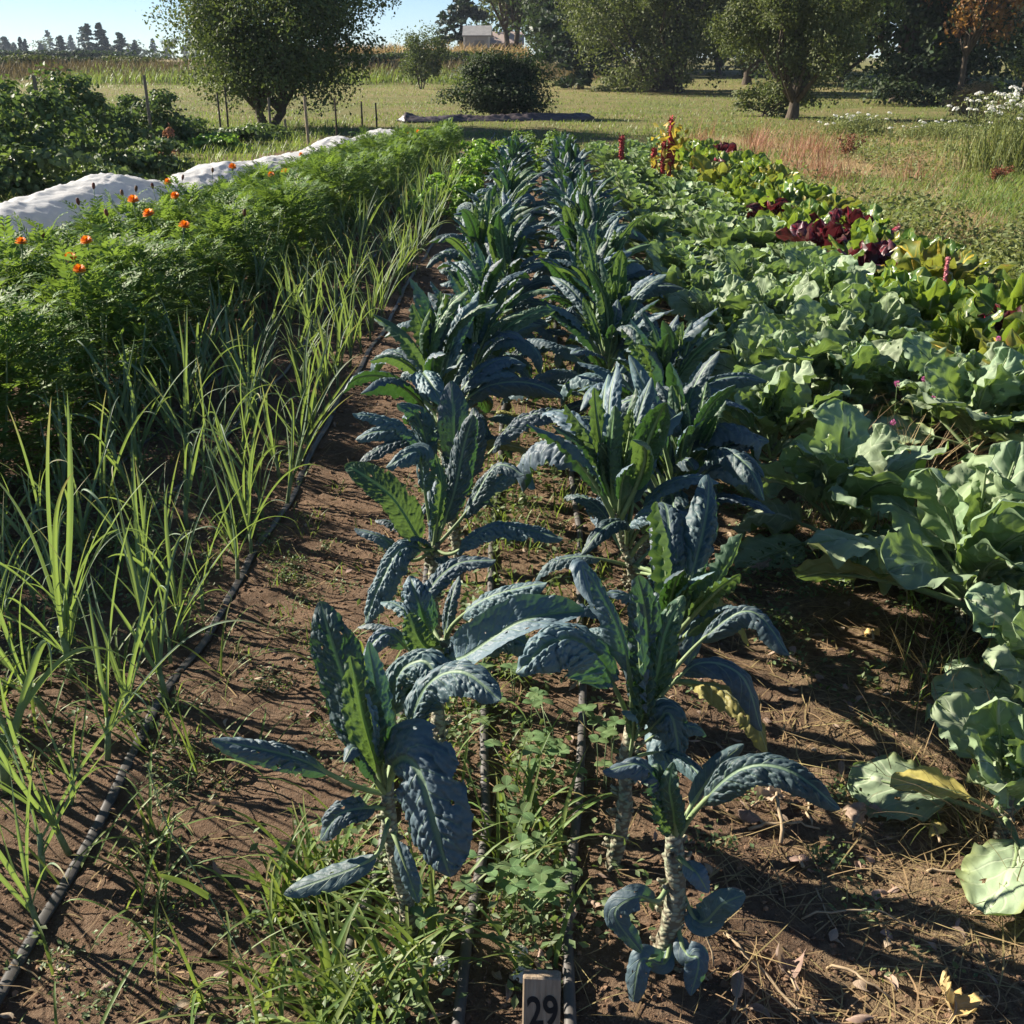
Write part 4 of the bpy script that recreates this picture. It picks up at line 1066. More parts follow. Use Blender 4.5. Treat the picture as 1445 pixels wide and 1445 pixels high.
a = Acc()
def sprigs(a, X, Y, hmax, leaf, per=9):
    k = len(X)
    for q in range(per):
        h = rng.random(k) * hmax
        C = np.stack([X + rng.normal(size=k) * (.012 + h * .4), Y + rng.normal(size=k) * (.012 + h * .4), ground_z(X, Y) + .006 + h], -1)
        cards(a, C, leaf, np.array([[0, 0, 1.]]) + 0 * C, .55, spread=.8)
for (k, nc, x0, x1, y0, y1, sd, hm, lf) in ((210, 26, -.42, .1, 1.25, 2.9, .06, .10, .022), (360, 40, -.4, .3, 2.4, 7, .08, .10, .026), (340, 50, -1.75, -.95, 1.3, 5, .05, .05, .018),
                                            (320, 50, -.88, -.40, 1.3, 3.4, .025, .015, .011), (260, 40, -1.75, -.95, 1.3, 3.5, .05, .05, .018), (160, 24, .3, .9, 1.4, 4, .03, .03, .014), (240, 30, -2.2, -1.6, 2, 6, .08, .1, .024), (160, 18, .65, 1.15, 2.5, 4, .05, .06, .020), (160, 16, 1.2, 1.7, 1.7, 4.5, .09, .12, .025)):
    X, Y = clump_xy(k, nc, x0, x1, y0, y1, sd); sprigs(a, X, Y, hm, lf)
tag(link('weeds', a.mesh('weeds', M['weed'])), kind='stuff')

# clover under the kale: three round leaflets on a thin stalk
a = Acc()
X, Y = clump_xy(60, 8, -.08, .14, 1.65, 2.35, .05)
for x, y in zip(X, Y):
    z0 = float(ground_z(x, y)); h = rng.uniform(.04, .15); th = rng.uniform(0, 6.28); top = np.array([x + rng.normal() * .03, y + rng.normal() * .03, z0 + h])
    tube(a, [(x, y, z0 - .01), (x, y, z0 + h * .6), top], .0012, 5, mat=1)
    P, T, S, N = arcs(np.tile(top, (3, 1)), th + np.arange(3) * 2.09, R(12) + rng.normal(size=3) * .15, R(30), rng.uniform(.024, .034), 7, 1.5)
    strips(a, P, S, N, np.array([.12, .6, .9, 1, .92, .65, .1])[None] * np.full((3, 1), .0115), 5, fold=.15)
tag(link('clover_leaves', a.mesh('clover_leaves', [M['clover'], M['stalk']])), kind='stuff')

# dry thin weeds among the collards, straw and rootlets on the soil
a = Acc()
X, Y = clump_xy(700, 16, 1.05, 1.75, 3.3, 4.6, .07); blades(a, X, Y, rng.uniform(.15, .45, 700), .0028, rng.uniform(R(30), R(80), 700), rng.uniform(R(10), R(70), 700), n=7)
X, Y = clump_xy(520, 16, .85, 1.45, 1.6, 2.7, .07); blades(a, X, Y, rng.uniform(.12, .42, 520), .0024, rng.uniform(R(15), R(75), 520), rng.uniform(R(10), R(70), 520), n=7)
k = 3600; Y = 1.25 + 5 * rng.random(k) ** 1.4; X = np.where(rng.random(k) < .74, rng.normal(.72, .24, k), rng.uniform(-.9, .5, k))
blades(a, X, Y, rng.uniform(.03, .22, k), rng.uniform(.0015, .0038, k), rng.uniform(R(0), R(14), k), rng.uniform(R(0), R(30), k), n=6, z=ground_z(X, Y) + .004, azb=.6)
lt = Acc(); k = 420; Y = 1.3 + 4.2 * rng.random(k) ** 1.3; X = np.where(rng.random(k) < .6, rng.normal(.75, .25, k), rng.uniform(-.9, .4, k))
P, T, S, N = arcs(np.stack([X, Y, ground_z(X, Y) + .006], -1), rng.uniform(0, 6.28, k), rng.uniform(R(0), R(50), k), rng.uniform(R(20), R(120), k), rng.uniform(.018, .06, k), 7, 1.3, rng.normal(size=k))
S, N = roll(S, N, np.linspace(-.5, .5, 7)[None] * rng.normal(size=k)[:, None] * 2)
strips(lt, P, S, N, np.array([.1, .6, .95, 1, .8, .5, .05])[None] * rng.uniform(.004, .013, k)[:, None], 5, rec=rng.uniform(-1, 1, k))
tag(link('leaf_litter', lt.mesh('leaf_litter', M['dead'])), kind='stuff')
tag(link('dry_straw_litter', a.mesh('dry_straw_litter', M['drygrass'])), kind='stuff')

# ------------------------------------------------------------------ single small things near the camera
def pink_clover(px, py, y, label):
    w = PD(px, py, y); z0 = float(ground_z(w[0], w[1])); o = empty('clover_flower', (w[0], w[1], z0), label, 'clover flower', 'pink clover flowers')
    s = Acc(); h = w[2] - z0
    tube(s, [(.03, .02, -.01), (.012, .01, h * .5), (0, 0, h)], [.0016, .0015, .0013], 5)
    X = rng.uniform(-.01, .03, 6); cards(s, np.stack([X, rng.uniform(-.02, .02, 6), h * rng.uniform(.6, .95, 6)], -1), .03, np.array([[0, 0, 1.]]).repeat(6, 0))
    link('stem', s.mesh('clover_stem', M['weed']), o)
    f = Acc(); k = 70; d = rng.normal(size=(k, 3)); d /= np.linalg.norm(d, axis=1)[:, None]
    C = d * .010; N = np.cross(d, rng.normal(size=(k, 3))); cards(f, C + [0, 0, h], .011, N, .35, spread=.1)
    link('flower_head', f.mesh('clover_head', M['pink_petal']), o)
for a_ in ((1305, 535, 4.35, 'pink clover flower on a tall stalk above the collard gap, highest of its clump'), (1318, 562, 4.2, 'pink clover flower just below the highest one of its clump'), (1260, 596, 4.1, 'pink clover flower over the dry weeds beside a brown seed head'),
           (1266, 541, 4.4, 'small half hidden pink clover flower against a pale collard leaf'), (1409, 478, 4.9, 'pink clover flower in front of the chard')): pink_clover(*a_)

def dead_leaf(px, py, L, w, az, mat, label, seed, up=.02):
    g = G(px, py, .03); z = float(ground_z(g[0], g[1])) + up
    a = Acc(); P, T, S, N = arcs(np.array([[-L / 2, 0, 0]]), 0, R(25), R(70), L, 26, 1.2, rng.normal() * .6)
    S, N = roll(S, N, np.linspace(0, 1, 26)[None] * rng.normal())
    collard_acc(a, P, S, N, L, w, seed, m=13, rec=rng.uniform(-.9, .9), wave=1.6, t0=.22, pet=.09)
    tag(link('fallen_leaf', a.mesh('fallen_leaf', [M[mat], M['drystalk']]), None, (g[0], g[1], z), (rng.normal() * .3, rng.normal() * .3, R(az))), label, 'fallen leaf', 'withered leaves on the soil')
for a_ in ((1110, 1372, .10, .055, 100, 'dead', 'grey crumpled leaf lying alone on the bare soil', 1), (1210, 1155, .075, .05, 60, 'dead', 'withered pale leaf under the tip of the arching kale leaf', 2),
           (1362, 1425, .11, .07, 40, 'deadyellow', 'tan curled leaf at the bottom edge of the soil', 3), (1322, 1165, .10, .05, 80, 'deadyellow', 'pale dry leaf under the small collard plant', 4),
           (1085, 1130, .09, .05, 20, 'dead', 'brown shrivelled leaf beside the front kale stem', 5), (1124, 1218, .08, .045, 95, 'dead', 'narrow grey leaf standing on edge in the shade', 6), (1040, 1400, .11, .03, 75, 'dead', 'thin dry leaf stalk upright near the front kale', 7),
           (1222, 905, .10, .05, 95, 'deadyellow', 'spotted brown leaf upright under the big collard plant', 8, .06), (1060, 1155, .07, .04, 150, 'dead', 'small dusty leaf in the heap of dry stalks', 9), (1080, 800, .09, .05, 10, 'dead', 'bleached leaf lying on the straw near the collards', 10)):
    dead_leaf(*a_)

def dry_stalks():
    spots = [((1020, 1330), (1160, 1440), .004), ((1060, 1175), (1150, 1165), .004), ((1100, 1190), (1095, 1120), .005), ((1140, 1110), (1145, 1165), .004), ((1370, 1290), (1440, 1215), .0035), ((1130, 1300), (1290, 1305), .0022), ((1150, 1255), (1190, 1330), .002), ((1170, 1360), (1260, 1405), .003), ((960, 1310), (1010, 1370), .003), ((1310, 1225), (1400, 1222), .004)]
    for i, (p, q, r) in enumerate(spots):
        A_, B_ = G(*p, .015), G(*q, .02); a = Acc(); n = 9; t = np.linspace(0, 1, n)[:, None]
        pts = A_ * (1 - t) + B_ * t; pts[:, :2] += rng.normal(size=(n, 2)) * .004; pts[:, 2] = ground_z(pts[:, 0], pts[:, 1]) + r + .02 * np.sin(t[:, 0] * PI) * (i % 3)
        tube(a, pts, r * (1 - .4 * t[:, 0]), 6)
        tag(link('dry_stalk', a.mesh('dry_stalk', M['drystalk'])), 'thin broken dry stalk lying on the soil in front of the collards', 'dry stalk', 'broken dry stalks on the soil')
dry_stalks()

def seed_grass():
    b = PD(385, 1450, 1.42); pts = [b, PD(330, 1330, 1.50), PD(270, 1220, 1.56), PD(236, 1165, 1.58), PD(208, 1080, 1.60)]
    P, L = curve_pts(pts, 30); o = empty('seeding_grass', P[0], 'single tall grass stem with a pale seed head leaning across the bare path', 'grass stem')
    a = Acc(); tube(a, P - P[0], .0013, 5); link('stem', a.mesh('grass_stem', M['stalk']), o)
    s = Acc(); tail = P[23:] - P[0]
    for q in range(60):
        c = tail[rng.integers(0, len(tail))] + rng.normal(size=3) * .0022
        cards(s, c[None], .013, rng.normal(size=(1, 3)), .35)
    link('seed_head', s.mesh('grass_seed_head', M['seed']), o)
    l = Acc(); i0 = P[14] - P[0]
    p2, _ = curve_pts([i0, i0 + [-.04, .0, .03], i0 + [-.085, 0, .05], i0 + [-.06, -.005, .062]], 16)
    T = np.gradient(p2, axis=0); T /= np.linalg.norm(T, axis=1)[:, None]; S = np.cross(np.array([[0, -1, .5]]), T); S /= np.linalg.norm(S, axis=1)[:, None]
    strips(l, p2[None], S[None], np.cross(T, S)[None], (np.clip(1 - np.linspace(0, 1, 16) ** 3, .05, 1) * .006)[None], 5, fold=.2)
    link('blade', l.mesh('grass_leaf', M['grass']), o)
seed_grass()

def white_flower(px, py, y, label):
    w = PD(px, py, y); z0 = float(ground_z(w[0], w[1])); o = empty('white_flower', (w[0], w[1], z0), label, 'white flower', 'white alyssum flowers by the stake'); h = max(.03, w[2] - z0)
    s = Acc(); tube(s, [(.01, 0, -.01), (0, 0, h)], [.0015, .0012], 5); cards(s, np.stack([rng.normal(size=12) * .012, rng.normal(size=12) * .012, rng.uniform(.1, .9, 12) * h], -1), .02)
    link('stem', s.mesh('flower_stem', M['weed']), o)
    f = Acc(); k = 60; d = rng.normal(size=(k, 3)); d[:, 2] = np.abs(d[:, 2]); d /= np.linalg.norm(d, axis=1)[:, None]
    cards(f, d * [.014, .014, .014] + [0, 0, h], .0085, d, .8, spread=.5); link('flower_head', f.mesh('flower_head', M['white_petal']), o)
for a_ in ((503, 1428, 1.48, 'white alyssum flower head at the bottom edge, under the front kale'), (470, 1436, 1.47, 'smaller white alyssum flower head at the picture foot among grass'), (626, 1428, 1.48, 'white alyssum flower head by the hose between the kale rows'),
           (612, 1412, 1.51, 'tiny white alyssum head just above another by the hose'), (733, 1402, 1.52, 'white alyssum flower head touching the wooden stake'), (735, 1440, 1.47, 'low white alyssum head in front of the stake')): white_flower(*a_)

def amaranth(px, pyb, pyt, y, label, mat, leafy, group='amaranth plumes above the beds', fat=1.0):
    b = PD(px, pyb, y); t = PD(px, pyt, y); z0 = float(ground_z(b[0], b[1])); o = empty('amaranth_plant', (b[0], b[1], z0), label, 'amaranth plant', group); h = t[2] - z0; pl = t[2] - b[2]
    s = Acc(); tube(s, [(0, 0, -.02), (.01, 0, h * .5), (0, 0, h)], [.012, .010, .006], 7); link('stem', s.mesh('amaranth_stem', M['stem_r']), o)
    for q in range(1 + 2 * leafy):
        p = Acc(); r0 = (.034 if q == 0 else .022) * fat * .8; off = np.array([0, 0, 0]) if q == 0 else np.array([rng.normal() * .08, 0, -.12 * q])
        n = 24; s_ = np.linspace(0, 1, n); ln = pl * (1 if q == 0 else .55)
        tube(p, np.stack([0 * s_, 0 * s_, h - ln * .92 + ln * s_], -1) + off, r0 * np.sin(PI * (.08 + .88 * s_)) ** .6 * (1 + .25 * np.sin(s_ * 50 + q)), 9)
        k = 420; th = rng.uniform(0, 6.28, k); u = rng.random(k); C = np.stack([np.cos(th) * r0 * .95, np.sin(th) * r0 * .95, h - ln * .92 + ln * u], -1) + off
        C = C + rng.normal(size=(k, 3)) * r0 * .35; cards(p, C, .030 * fat, np.stack([np.cos(th), np.sin(th), 0 * th], -1), .7)
        link('plume', p.mesh('amaranth_plume', M[mat]), o)
    if leafy:
        l = Acc(); k = 90; cards(l, np.stack([rng.normal(size=k) * .12, rng.normal(size=k) * .12, h * rng.uniform(.3, 1, k)], -1), .11, None, .5); link('foliage', l.mesh('amaranth_foliage', M['amaranth_leaf']), o)
amaranth(876, 240, 195, 15.5, 'single dark red amaranth plume rising beyond the collards', 'plume', 0)
amaranth(943, 262, 172, 13.2, 'tall amaranth with crimson plumes and yellow leaves beyond the collards', 'plume', 1)
amaranth(922, 250, 212, 13.6, 'short crimson amaranth plume beside the tall yellow leaved one', 'plume', 0)
amaranth(1331, 412, 366, 6.6, 'slim pink amaranth spike rising from the chard', 'plume_pink', 0, fat=.36)
amaranth(1212, 420, 398, 6.9, 'small magenta amaranth spike between chard and collards', 'plume_pink', 0, fat=.4)

def dock(px, pyt, y, lab):
    w = PD(px, pyt, y); h = w[2]; o = empty('dock_plant', (w[0], y, 0), lab, 'dock plant', 'rusty dock stalks in the weeds')
    s = Acc(); f = Acc()
    for q in range(5):
        e = np.array([rng.normal() * .13, rng.normal() * .1, h * rng.uniform(.7, 1)]); tube(s, [(0, 0, -.03), e * [.4, .4, .5], e], [.008, .006, .003], 5)
        k = 130; u = rng.uniform(.4, 1, k)[:, None]; cards(f, e * np.concatenate([u ** 1.2, u ** 1.2, u], 1) + rng.normal(size=(k, 3)) * .025, .035, None, .6)
    link('stem', s.mesh('dock_stem', M['drystalk']), o); link('foliage', f.mesh('dock_foliage', M['dock']), o)
dock(1200, 182, 18.5, 'rusty brown dock stalk standing in the weedy grass'); dock(1405, 235, 15.5, 'low reddish dock stalk below the daisy clump')

# ------------------------------------------------------------------ leafy masses: bean plants, shrubs, pale green rows
def mound_acc(a, k, rx, ry, h, leaf, lumps=14, z0=0.0, aspect=.7, inner=.55, flat=1.0):
    """leaves on a cluster of overlapping lumps whose union has an uneven outline"""
    cs = []
    for q in range(lumps):
        th = rng.uniform(0, 6.28); rr = rng.random() ** .5; zz = rng.random()
        w = math.sqrt(max(.06, 1 - (zz * .92) ** 2 * flat))
        cs.append((math.cos(th) * rr * rx * .72 * w, math.sin(th) * rr * ry * .72 * w, z0 + h * (.06 + .78 * zz ** 1.25), rng.uniform(.22, .42)))
    cs = np.array(cs); i = rng.integers(0, lumps, k)
    d = rng.normal(size=(k, 3)); d /= np.linalg.norm(d, axis=1)[:, None]; d[:, 2] = np.where(d[:, 2] < -.3, -d[:, 2], d[:, 2])
    r = cs[i, 3:4] * (inner + (1 - inner) * rng.random((k, 1)) ** .5) * (1 + .18 * rng.normal(size=(k, 1)))
    C = cs[i, :3] + d * r * np.array([rx, ry, h * .62])
    C[:, 2] = np.maximum(C[:, 2], z0 + .02)
    cards(a, C, leaf, d + np.array([0, 0, .5]), aspect, tint=None, spread=.9)
    return cs

def leafy(name, cat, x, y, rx, ry, h, k, leaf, mat, label, group=None, lumps=14, stems=5, stemr=.02, aspect=.7, z=None):
    z = float(ground_z(x, y)) if z is None else z
    o = empty(name, (x, y, z), label, cat, group)
    a = Acc(); cs = mound_acc(a, k, rx, ry, h, leaf, lumps, aspect=aspect); link('foliage', a.mesh(name + '_foliage', M[mat]), o)
    s = Acc()
    for q in range(stems):
        c = cs[q % len(cs)]; p0 = np.array([rng.normal() * rx * .08, rng.normal() * ry * .08, -.05])
        tube(s, [p0, p0 * .5 + np.array([c[0] * .3, c[1] * .3, c[2] * .5]), c[:3]], [stemr, stemr * .8, stemr * .35], 6)
    link('stem', s.mesh(name + '_stem', M['bark']), o)
    return o

def at(px, y): return PD(px, 700, y)[0]
bn = 'bean plants climbing behind the row cover'
for (px, y, rx, ry, pyt, k, lab, mat) in (
        (20, 15, .9, 1.1, 88, 4200, 'tall climbing bean mass at the picture edge, sunlit leaves on its side', 'bean'), (85, 17, .8, 1.0, 100, 3600, 'dark climbing bean plant around the tall grey pole', 'bean'),
        (150, 19, .9, .9, 150, 2600, 'lower bean plant filling the dip between two tall ones', 'bean'), (205, 21, 1.0, .9, 122, 3600, 'bean plant climbing the second grey pole', 'bean'), (255, 22, .8, .8, 165, 2400, 'small bean plant leaning towards the paired stakes', 'bean'),
        (60, 13, 1.2, .8, 205, 2600, 'low leafy bean plant in shade just behind the white cover', 'weed'), (190, 15.5, 1.1, .8, 195, 2600, 'low bushy bean plant behind the middle hump of the cover', 'bean'), (330, 22, 1.1, .8, 185, 2400, 'rounded squash plant by the paired stakes', 'bean'), (300, 20.5, .8, .6, 208, 1500, 'yellowing squash plant with a few bright leaves', 'lettuce'),
        (370, 23.5, .9, .6, 205, 1500, 'small leafy squash plant below the tree trunk', 'weed'), (125, 14, .9, .6, 225, 1500, 'scruffy low bean plant between two cover humps', 'weed'), (-60, 13, 1.2, 1.2, 110, 3000, 'bean mass partly outside the picture edge', 'bean')):
    w = PD(px, pyt, y); leafy('bean_plant', 'bean plant', w[0], y, rx, ry, max(.3, w[2]), k, .085, mat, lab, bn, 16, 5, .012, .8)
leafy('dry_shrub', 'dry shrub', PD(237, 180, 17.5)[0], 17.5, .25, .25, .62, 500, .05, 'redgrass', 'dead pinkish brown plant in front of the dark beans', None, 8, 6, .008)

for (px, pyb, pyt, y, lab, mat) in ((51, 215, 106, 16, 'tall grey pole standing in the climbing beans', 'post'), (204, 182, 106, 20, 'second grey pole rising from the lower beans', 'post'), (306, 205, 130, 22.5, 'dark stake, shorter of the close pair', 'bark'), (316, 203, 122, 22.8, 'dark stake, taller of the close pair', 'bark'),
                                    (378, 190, 138, 25, 'thin stake in front of the orchard tree trunk', 'post'), (402, 190, 168, 25.5, 'short pale stake beside the orchard tree trunk', 'wood'), (431, 210, 136, 22, 'pale stake standing in open grass past the tree', 'wood'), (472, 208, 139, 22.5, 'thin dark stake in open grass, between the pale stake and the last pair', 'bark'), (509, 203, 143, 24, 'thin dark stake, first of the last pair by the cover end', 'bark'), (530, 203, 145, 24.5, 'thin dark stake, second of the last pair by the cover end', 'bark')):
    t = PD(px, pyt, y); z0 = float(ground_z(t[0], t[1])); a = Acc()
    box(a, (0, 0, (t[2] - z0) / 2 - .1), (.05, .05, t[2] - z0 + .2), bev=.006) if mat in ('post', 'wood') else tube(a, [(0, 0, -.15), (.006, 0, (t[2] - z0) * .5), (0, 0, t[2] - z0)], [.021, .019, .017], 7)
    tag(link('garden_stake', a.mesh('garden_stake', M[mat], False), None, (t[0], t[1], z0), (R(rng.normal() * 1.2), R(rng.normal() * 1.2), R(20))), lab, 'stake', 'stakes in the garden')

gp = 'pale green leafy plants at the far end of the beds'
for i in range(20):
    y = 11 + i * .44; X = -.95 + .12 * rng.normal() + .02 * (y - 12)
    leafy('lettuce_plant', 'leafy plant', X, y, .30, .30, rng.uniform(.28, .4), 420, .065, 'lettuce', f'bright green leafy plant, {ordinal(i + 1)} along the row past the leeks', gp, 8, 3, .008)
for i in range(13):
    y = 16.1 + i * .26
    for X in (-.25, .35):
        leafy('herb_plant', 'herb', X + .1 * rng.normal(), y, .34, .34, rng.uniform(.30, .44), 420, .06, 'lettuce' if (i < 7 and X < 0) or i > 12 else 'marigold', f'bushy green herb, {ordinal(i + 1)} past the end of the {"path side" if X < 0 else "collard side"} kale row', gp, 8, 3, .008)
# white daisies: a tall clump and two low ones on the weedy side
def daisies(px, pyt, y, rx, h, nfl, lab):
    x = at(px, y); z0 = float(ground_z(x, y)); o = empty('daisy_plant', (x, y, z0), lab, 'daisy plant', 'white daisies in the weeds')
    a = Acc(); k = int(900 * rx); X = rng.normal(size=k) * rx * .5; Y = rng.normal(size=k) * rx * .35
    blades(a, X, Y, rng.uniform(.4, .92, k) * h, .016, rng.uniform(R(62), R(88), k), R(25), n=5, z=np.zeros(k) - .02)
    link('stem', a.mesh('daisy_stem', M['field_weed']), o)
    k = k * 2; b = Acc(); cards(b, np.stack([rng.normal(size=k * 2) * rx * .5, rng.normal(size=k * 2) * rx * .35, h * rng.uniform(.05, .9, k * 2)], -1), .05, None, .4); link('foliage', b.mesh('daisy_foliage', M['field_weed']), o)
    for q in range(nfl):
        f = Acc(); u = rng.normal() * rx * .5; zz = h * (rng.uniform(.68, 1.06) - .22 * max(0, -u / rx)); c = np.array([u, rng.normal() * rx * .3, zz])
        d = rng.normal(size=(34, 3)); d[:, 2] = np.abs(d[:, 2]) * .6; d /= np.linalg.norm(d, axis=1)[:, None]
        cards(f, d * [.042, .042, .026] * rng.uniform(.7, 1.2), .026, d + [0, 0, .4], .9, spread=.5); tube(f, [(0, 0, -.16), (0, 0, .0)], [.003, .003], 5, mat=1)
        link('flower', f.mesh('daisy_flower', [M['white_petal'], M['stalk']]), o, tuple(c), (R(rng.uniform(-20, 20)), R(rng.uniform(-20, 20)), 0))
daisies(1368, 120, 17, 1.1, 1.18, 98, 'tall clump of white daisies beside the rounded shrub')
daisies(1150, 175, 25, .7, .45, 22, 'low clump of white daisies in front of the olive tree')
daisies(1250, 185, 24, .8, .35, 18, 'low scattered white daisies below the daisy clump')

# ------------------------------------------------------------------ grass of the meadow (uncountable)
def meadow():
    a = Acc(); b = Acc(); c = Acc(); bk = Acc()
    k = 95000; Y = 20.5 + 55 * rng.random(k) ** 1.5; X = rng.uniform(-.62, .62, k) * Y
    keep = (fbm(X * .35, Y * .35, 61, 3) + .25 * rng.random(k)) > .5
    X, Y = X[keep], Y[keep]; k = len(X)
    blades(a, X, Y, rng.uniform(.05, .16, k) * (1 + .6 * (Y > 60)), rng.uniform(.012, .03, k), rng.uniform(R(40), R(85), k), R(40), n=3, z=terrain(X, Y) - .02)
    k = 90000; Y = 5.5 + 24 * rng.random(k) ** 1.15; X = 2.8 + rng.random(k) * (.50 * Y + .6 - 2.8).clip(.3, 99) + .3 * fbm(Y, Y * 0, 3, 2)
    lush = fbm(X * .55, Y * .4, 71, 3)
    keep = lush + .22 * rng.random(k) > .66; X1, Y1 = X[keep], Y[keep]; k1 = len(X1)
    blades(a, X1, Y1, rng.uniform(.04, .15, k1) * (.6 + 1.2 * fbm(X1 * 1.6, Y1 * 1.2, 5, 2)), rng.uniform(.006, .014, k1), rng.uniform(R(25), R(80), k1), R(50), n=4)
    keep = (lush + .25 * rng.random(k) < .62) & (rng.random(k) < .6); X2, Y2 = X[keep], Y[keep]; k2 = len(X2)
    blades(b, X2, Y2, rng.uniform(.06, .26, k2), rng.uniform(.004, .009, k2), rng.uniform(R(10), R(80), k2), R(40), n=4)
    # low leafy weeds in the same ground
    k = 42000; Y = 6.5 + 20 * rng.random(k) ** 1.2; X = 3.0 + rng.random(k) * (.5 * Y - 2.4).clip(.3, 99)
    keep = fbm(X * .7, Y * .5, 81, 3) > .53; X3, Y3 = X[keep], Y[keep]
    cards(c, np.stack([X3, Y3, ground_z(X3, Y3) + rng.uniform(.01, .12, len(X3)) * (1 + 3.0 * sm(.55, .72, fbm(X3 * 1.1, Y3 * .9, 92, 3)))], -1), .055, np.array([[0, 0, 1.]]) + np.zeros((len(X3), 3)), .6)
    k = 16000; Y = rng.uniform(8, 30, k); X = -4.4 - rng.random(k) * (.5 * Y - 3.4).clip(.3, 99)
    blades(a, X, Y, rng.uniform(.08, .3, k), .014, rng.uniform(R(35), R(85), k), R(40), n=4)
    # reddish seed grasses by the bed end
    r = Acc(); X, Y = clump_xy(900, 14, 3.1, 5.0, 14.5, 23, .14); k = len(X)
    blades(r, X, Y, rng.uniform(.15, .62, k), .008, rng.uniform(R(50), R(88), k), R(25), n=4)
    # tall dry grass on the bank and hay beyond it
    k = 22000; X = rng.uniform(-62, 4, k); Y = rng.normal(77, 2.2, k); blades(bk, X, Y, rng.uniform(.3, 1.0, k), .05, rng.uniform(R(55), R(88), k), R(30), n=3, z=terrain(X, Y) - .05)
    k = 9000; X = rng.uniform(-30, 0, k); Y = rng.normal(74, 1.5, k); blades(a, X, Y, rng.uniform(.3, .9, k), .06, rng.uniform(R(45), R(88), k), R(30), n=3, z=terrain(X, Y) - .05)
    tag(link('meadow_grass', a.mesh('meadow_grass', M['grass'])), kind='stuff'); tag(link('dry_meadow_grass', b.mesh('dry_meadow_grass', M['drygrass'])), kind='stuff')
    tag(link('bank_grass', bk.mesh('bank_grass', M['bank_grass'])), kind='stuff'); tag(link('low_weeds', c.mesh('low_weeds', M['field_weed'])), kind='stuff'); tag(link('reddish_grass', r.mesh('reddish_grass', M['redgrass'])), kind='stuff')
    # dry corn standing beyond the bank
    d = Acc(); k = 1500; X = rng.uniform(-18, -1, k); Y = rng.uniform(88, 100, k)
    for q in range(4): blades(d, X, Y, rng.uniform(1.1, 2.0, k), .11, rng.uniform(R(50), R(89), k), R(60), n=4, z=terrain(X, Y) + .1 * q)
    tag(link('dry_corn_field_grass', d.mesh('dry_corn', M['drygrass'])), kind='stuff')
meadow()

# ------------------------------------------------------------------ trees
def tree(name, cat, px, y, base_py, width, top_z, crown_z, k, leaf, mat, label, group=None, trunk_r=.16, lumps=40, lean=0., multi=1, depth=None, gap=.3, dx=0.):
    b = PD(px, 300, y); x = b[0]; z0 = float(terrain(x, y)) - .05
    o = empty(name, (x, y, z0), label, cat, group)
    rx = width / 2; ry = rx if depth is None else depth / 2; hz = (top_z - crown_z) / 2; cz = (top_z + crown_z) / 2 - z0
    L = []
    while len(L) < lumps:
        p = rng.uniform(-1, 1, 3)
        q = np.linalg.norm(p)
        if q < 1 and q > gap * rng.random(): L.append(p)
    L = np.array(L); cs = L * np.array([rx, ry, hz]) * .82 + np.array([dx, 0, cz]); cr_ = rng.uniform(.13, .40, lumps) * (rx + hz) * .5 * (1 + .2 * (lumps < 25))
    i = rng.integers(0, lumps, k); d = rng.normal(size=(k, 3)); d /= np.linalg.norm(d, axis=1)[:, None]
    C = cs[i] + d * (cr_[i] * (.45 + .6 * rng.random(k) ** .6))[:, None]
    a = Acc(); cards(a, C, leaf, d + np.array([0, 0, .4]), .6, spread=1.1)
    # loose sprays poking out of the outline
    ks = int(k * .10); e = L[rng.integers(0, lumps, ks)]; e = e / (np.linalg.norm(e, axis=1)[:, None] + 1e-6)
    C = e * np.array([rx, ry, hz]) * (.95 + .17 * rng.random((ks, 1))) + np.array([dx, 0, cz]) + rng.normal(size=(ks, 3)) * leaf * 1.5
    cards(a, C, leaf, None, .55)
    link('crown', a.mesh(name + '_crown', M[mat]), o)
    t = Acc(); fork = max(.35, (crown_z - z0) * .75)
    for q in range(multi):
        off = np.array([(q - (multi - 1) / 2) * trunk_r * 1.2, .05 * q, 0])
        mid = off * 2.2 + np.array([lean * fork * .5 + dx * .2 * (q + .5), 0, fork])
        tube(t, [off + [0, 0, -.2], off * 1.0 + [0, 0, .1], off * 1.4 + [lean * fork * .25, 0, fork * .5], mid, mid + np.array([dx * .2 + off[0] * 2, 0, hz * .8])], np.array([1.35, 1.0, .85, .72, .4]) * trunk_r / (1 if multi == 1 else 1.35), 9)
        for w in range(int(14 / multi)):
            c = cs[rng.integers(0, lumps)]; m_ = mid * .5 + c * .5 + rng.normal(size=3) * .12 * rx
            tube(t, [mid * .9 + [0, 0, .05], m_, c], [trunk_r * .4, trunk_r * .22, trunk_r * .07], 6)
    link('trunk', t.mesh(name + '_trunk', M['bark']), o)
    return o

def zat(px, py, y): return float(PD(px, py, y)[2])
tree('orchard_tree', 'tree', 390, 27, 182, 5.0, 4.6, zat(390, 150, 27), 60000, .085, 'tree_green', 'spreading fruit tree on a forked trunk beside the garden stakes', None, .17, 90, -.12, 2, dx=.35)
tree('olive_tree', 'tree', 948, 54, 130, 9.2, 8.0, zat(948, 122, 54), 55000, .15, 'tree_olive', 'big rounded olive-green tree on the far lawn behind the dark bush', None, .33, 60, 0, 1, dx=-.6)
tree('olive_tree', 'tree', 1106, 31.5, 165, 4.4, 5.0, zat(1106, 140, 31.5), 55000, .085, 'tree_olive', 'grey-green tree with rough trunk standing in front of the shady trees', None, .19, 52, .05, 1, dx=.1)
tree('shade_tree', 'tree', 1245, 44, 130, 9.5, 9, .6, 26000, .24, 'tree_dark', 'dense dark tree in shade behind the grey-green tree', None, .28, 50)
